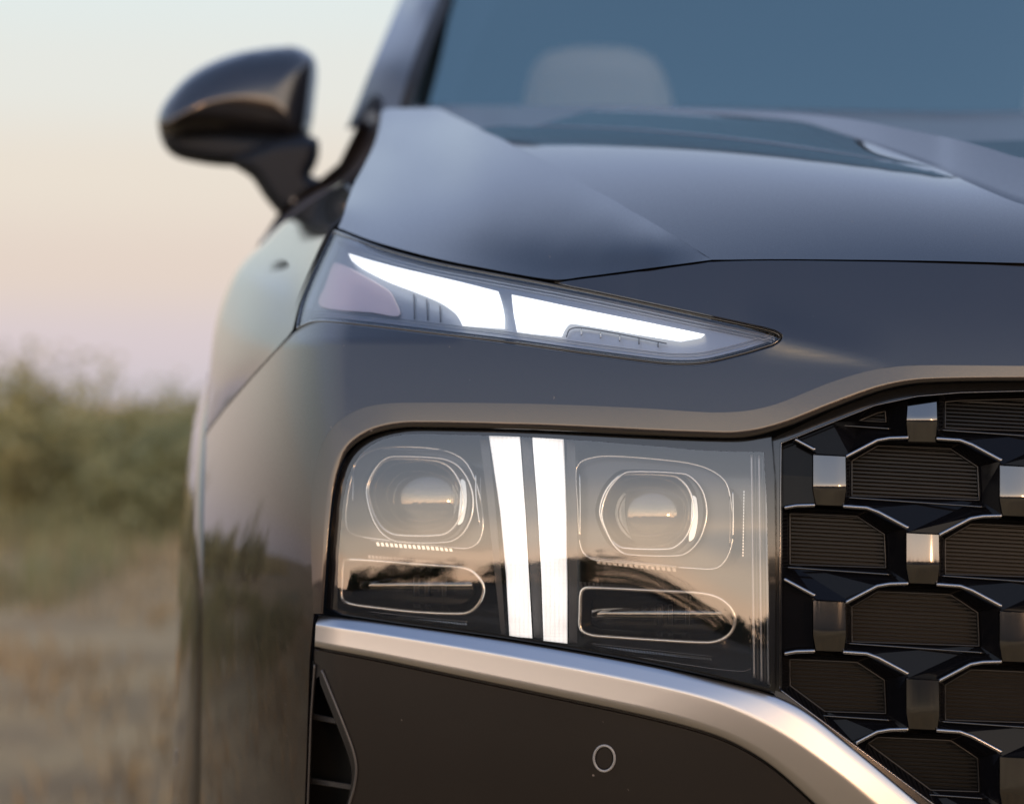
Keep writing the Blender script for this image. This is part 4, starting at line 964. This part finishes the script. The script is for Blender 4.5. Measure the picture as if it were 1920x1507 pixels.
def bush(name, label, cat, x, y, h, w, nleaf, m, size=.05, group=None, core=.35, seed=0, trunk=.0, wispy=0.0):
    rnd = np.random.RandomState(seed); root = bpy.data.objects.new(name, None); COL.objects.link(root); root.location = (x, y, 0)
    root['label'] = label; root['category'] = cat
    if group: root['group'] = group
    # stems
    sv, sf = [], []; tips = []
    ns_ = 9
    for i in range(ns_):
        a = rnd.rand()*2*math.pi; rr_ = rnd.rand()**.5*w*.42; hh = h*(.65+.4*rnd.rand())
        p0 = np.array([.06*math.cos(a)*w, .06*math.sin(a)*w, -.02]); p2 = np.array([rr_*math.cos(a), rr_*math.sin(a), hh]); p1 = (p0+p2)/2+np.array([.1*w*math.cos(a), .1*w*math.sin(a), 0])
        path = [p0*(1-t)**2+2*p1*t*(1-t)+p2*t*t for t in np.linspace(0, 1, 5)]
        r0 = max(.008, .018*h)*(1.6 if trunk else 1)
        v_, f_ = tube(path, [r0*(1-.8*t) for t in np.linspace(0, 1, 5)], 5); sf += [tuple(k+len(sv) for k in f) for f in f_]; sv += list(v_)
        tips.append((p1, p2))
    new_obj('trunk', sv, sf, BARK, root)
    # leaf clumps around branch ends and through the volume
    cl = []
    for p1, p2 in tips:
        for _ in range(5): cl.append((p1+(p2-p1)*rnd.uniform(.0, 1.05)+rnd.normal(0, .10*w, 3)*[1,1,.6], w*(.10+.12*rnd.rand())))
    for _ in range(14):
        a = rnd.rand()*2*math.pi; q = rnd.rand()**.5; cl.append((np.array([q*w*.5*math.cos(a), q*w*.5*math.sin(a), h*(core*.3+.6*rnd.rand()*(1-.5*q*q))]), w*(.12+.1*rnd.rand())))
    V = np.zeros((nleaf*4, 3)); ci = rnd.randint(0, len(cl), nleaf)
    cpos = np.array([c[0] for c in cl])[ci]; crad = np.array([c[1] for c in cl])[ci]
    dirs = rnd.normal(size=(nleaf,3)); dirs /= np.linalg.norm(dirs, axis=1, keepdims=True)
    pos = cpos + dirs*(crad*rnd.rand(nleaf)**.4)[:,None]; pos[:,2] = np.maximum(pos[:,2], .03)
    if wispy: pos[:,2] += (rnd.rand(nleaf) < wispy)*rnd.rand(nleaf)*h*.25
    ax = rnd.normal(size=(nleaf,3)); ax[:,2] += .5; ax /= np.linalg.norm(ax, axis=1, keepdims=True)
    sd_ = np.cross(ax, rnd.normal(size=(nleaf,3))); sd_ /= np.linalg.norm(sd_, axis=1, keepdims=True)+1e-9
    L_ = size*(.6+.8*rnd.rand(nleaf))[:,None]
    V[0::4] = pos; V[1::4] = pos+ax*L_*.5+sd_*L_*.28; V[2::4] = pos+ax*L_; V[3::4] = pos+ax*L_*.5-sd_*L_*.28
    new_obj('crown', V, [(4*i,4*i+1,4*i+2,4*i+3) for i in range(nleaf)], m, root, smooth=False)
    return root
bush('bush', 'tall feathery bush cut by the left edge of the photograph', 'bush', -3.15, 12.6, .86, 1.5, 7000, LEAF1, .06, seed=1, wispy=.05)
bush('bush', 'dark-hearted green bush left of the car, below the mirror', 'bush', -2.28, 12.2, .74, 1.05, 6000, LEAF2, .055, seed=2)
bush('bush', 'small dense bush hard against the side of the car', 'bush', -1.62, 13.0, .68, .95, 5500, LEAF2, .055, seed=3)
bush('bush', 'low pale green tuft in front of the darker bushes', 'bush', -1.95, 14.6, .78, 1.6, 5000, LEAF1, .06, seed=4, wispy=.03)
for k in range(7):
    bush('bush', 'green field bush standing in the row behind the car', 'bush', -.6+1.5*k+random.uniform(-.3,.3), 13.4+random.uniform(-.8,1.2), random.uniform(.7,1.05), random.uniform(1.0,1.5), 3000, (LEAF1, LEAF2)[k%2], .065, 'bushes hidden behind the car', seed=20+k)
for k in range(5):
    bush('bush', 'green field bush standing in the row left of the frame', 'bush', -4.6-1.5*k+random.uniform(-.3,.3), 12.4+random.uniform(-.8,1.2), random.uniform(.8,1.1), random.uniform(1.1,1.6), 3000, (LEAF1, LEAF2)[k%2], .065, 'bushes beyond the left edge', seed=40+k)
# tree row behind the photographer, seen mirrored in lamps and paint
for k in range(16):
    bush('tree', 'dark tree of the row mirrored in the headlamp lens', 'tree', -44+5.6*k+random.uniform(-1.5,1.5), -38+random.uniform(-4,4), random.uniform(1.9,3.2), random.uniform(5.0,7.0), 1500, LEAF4, .45, 'trees mirrored in the lamps', seed=60+k, trunk=1)
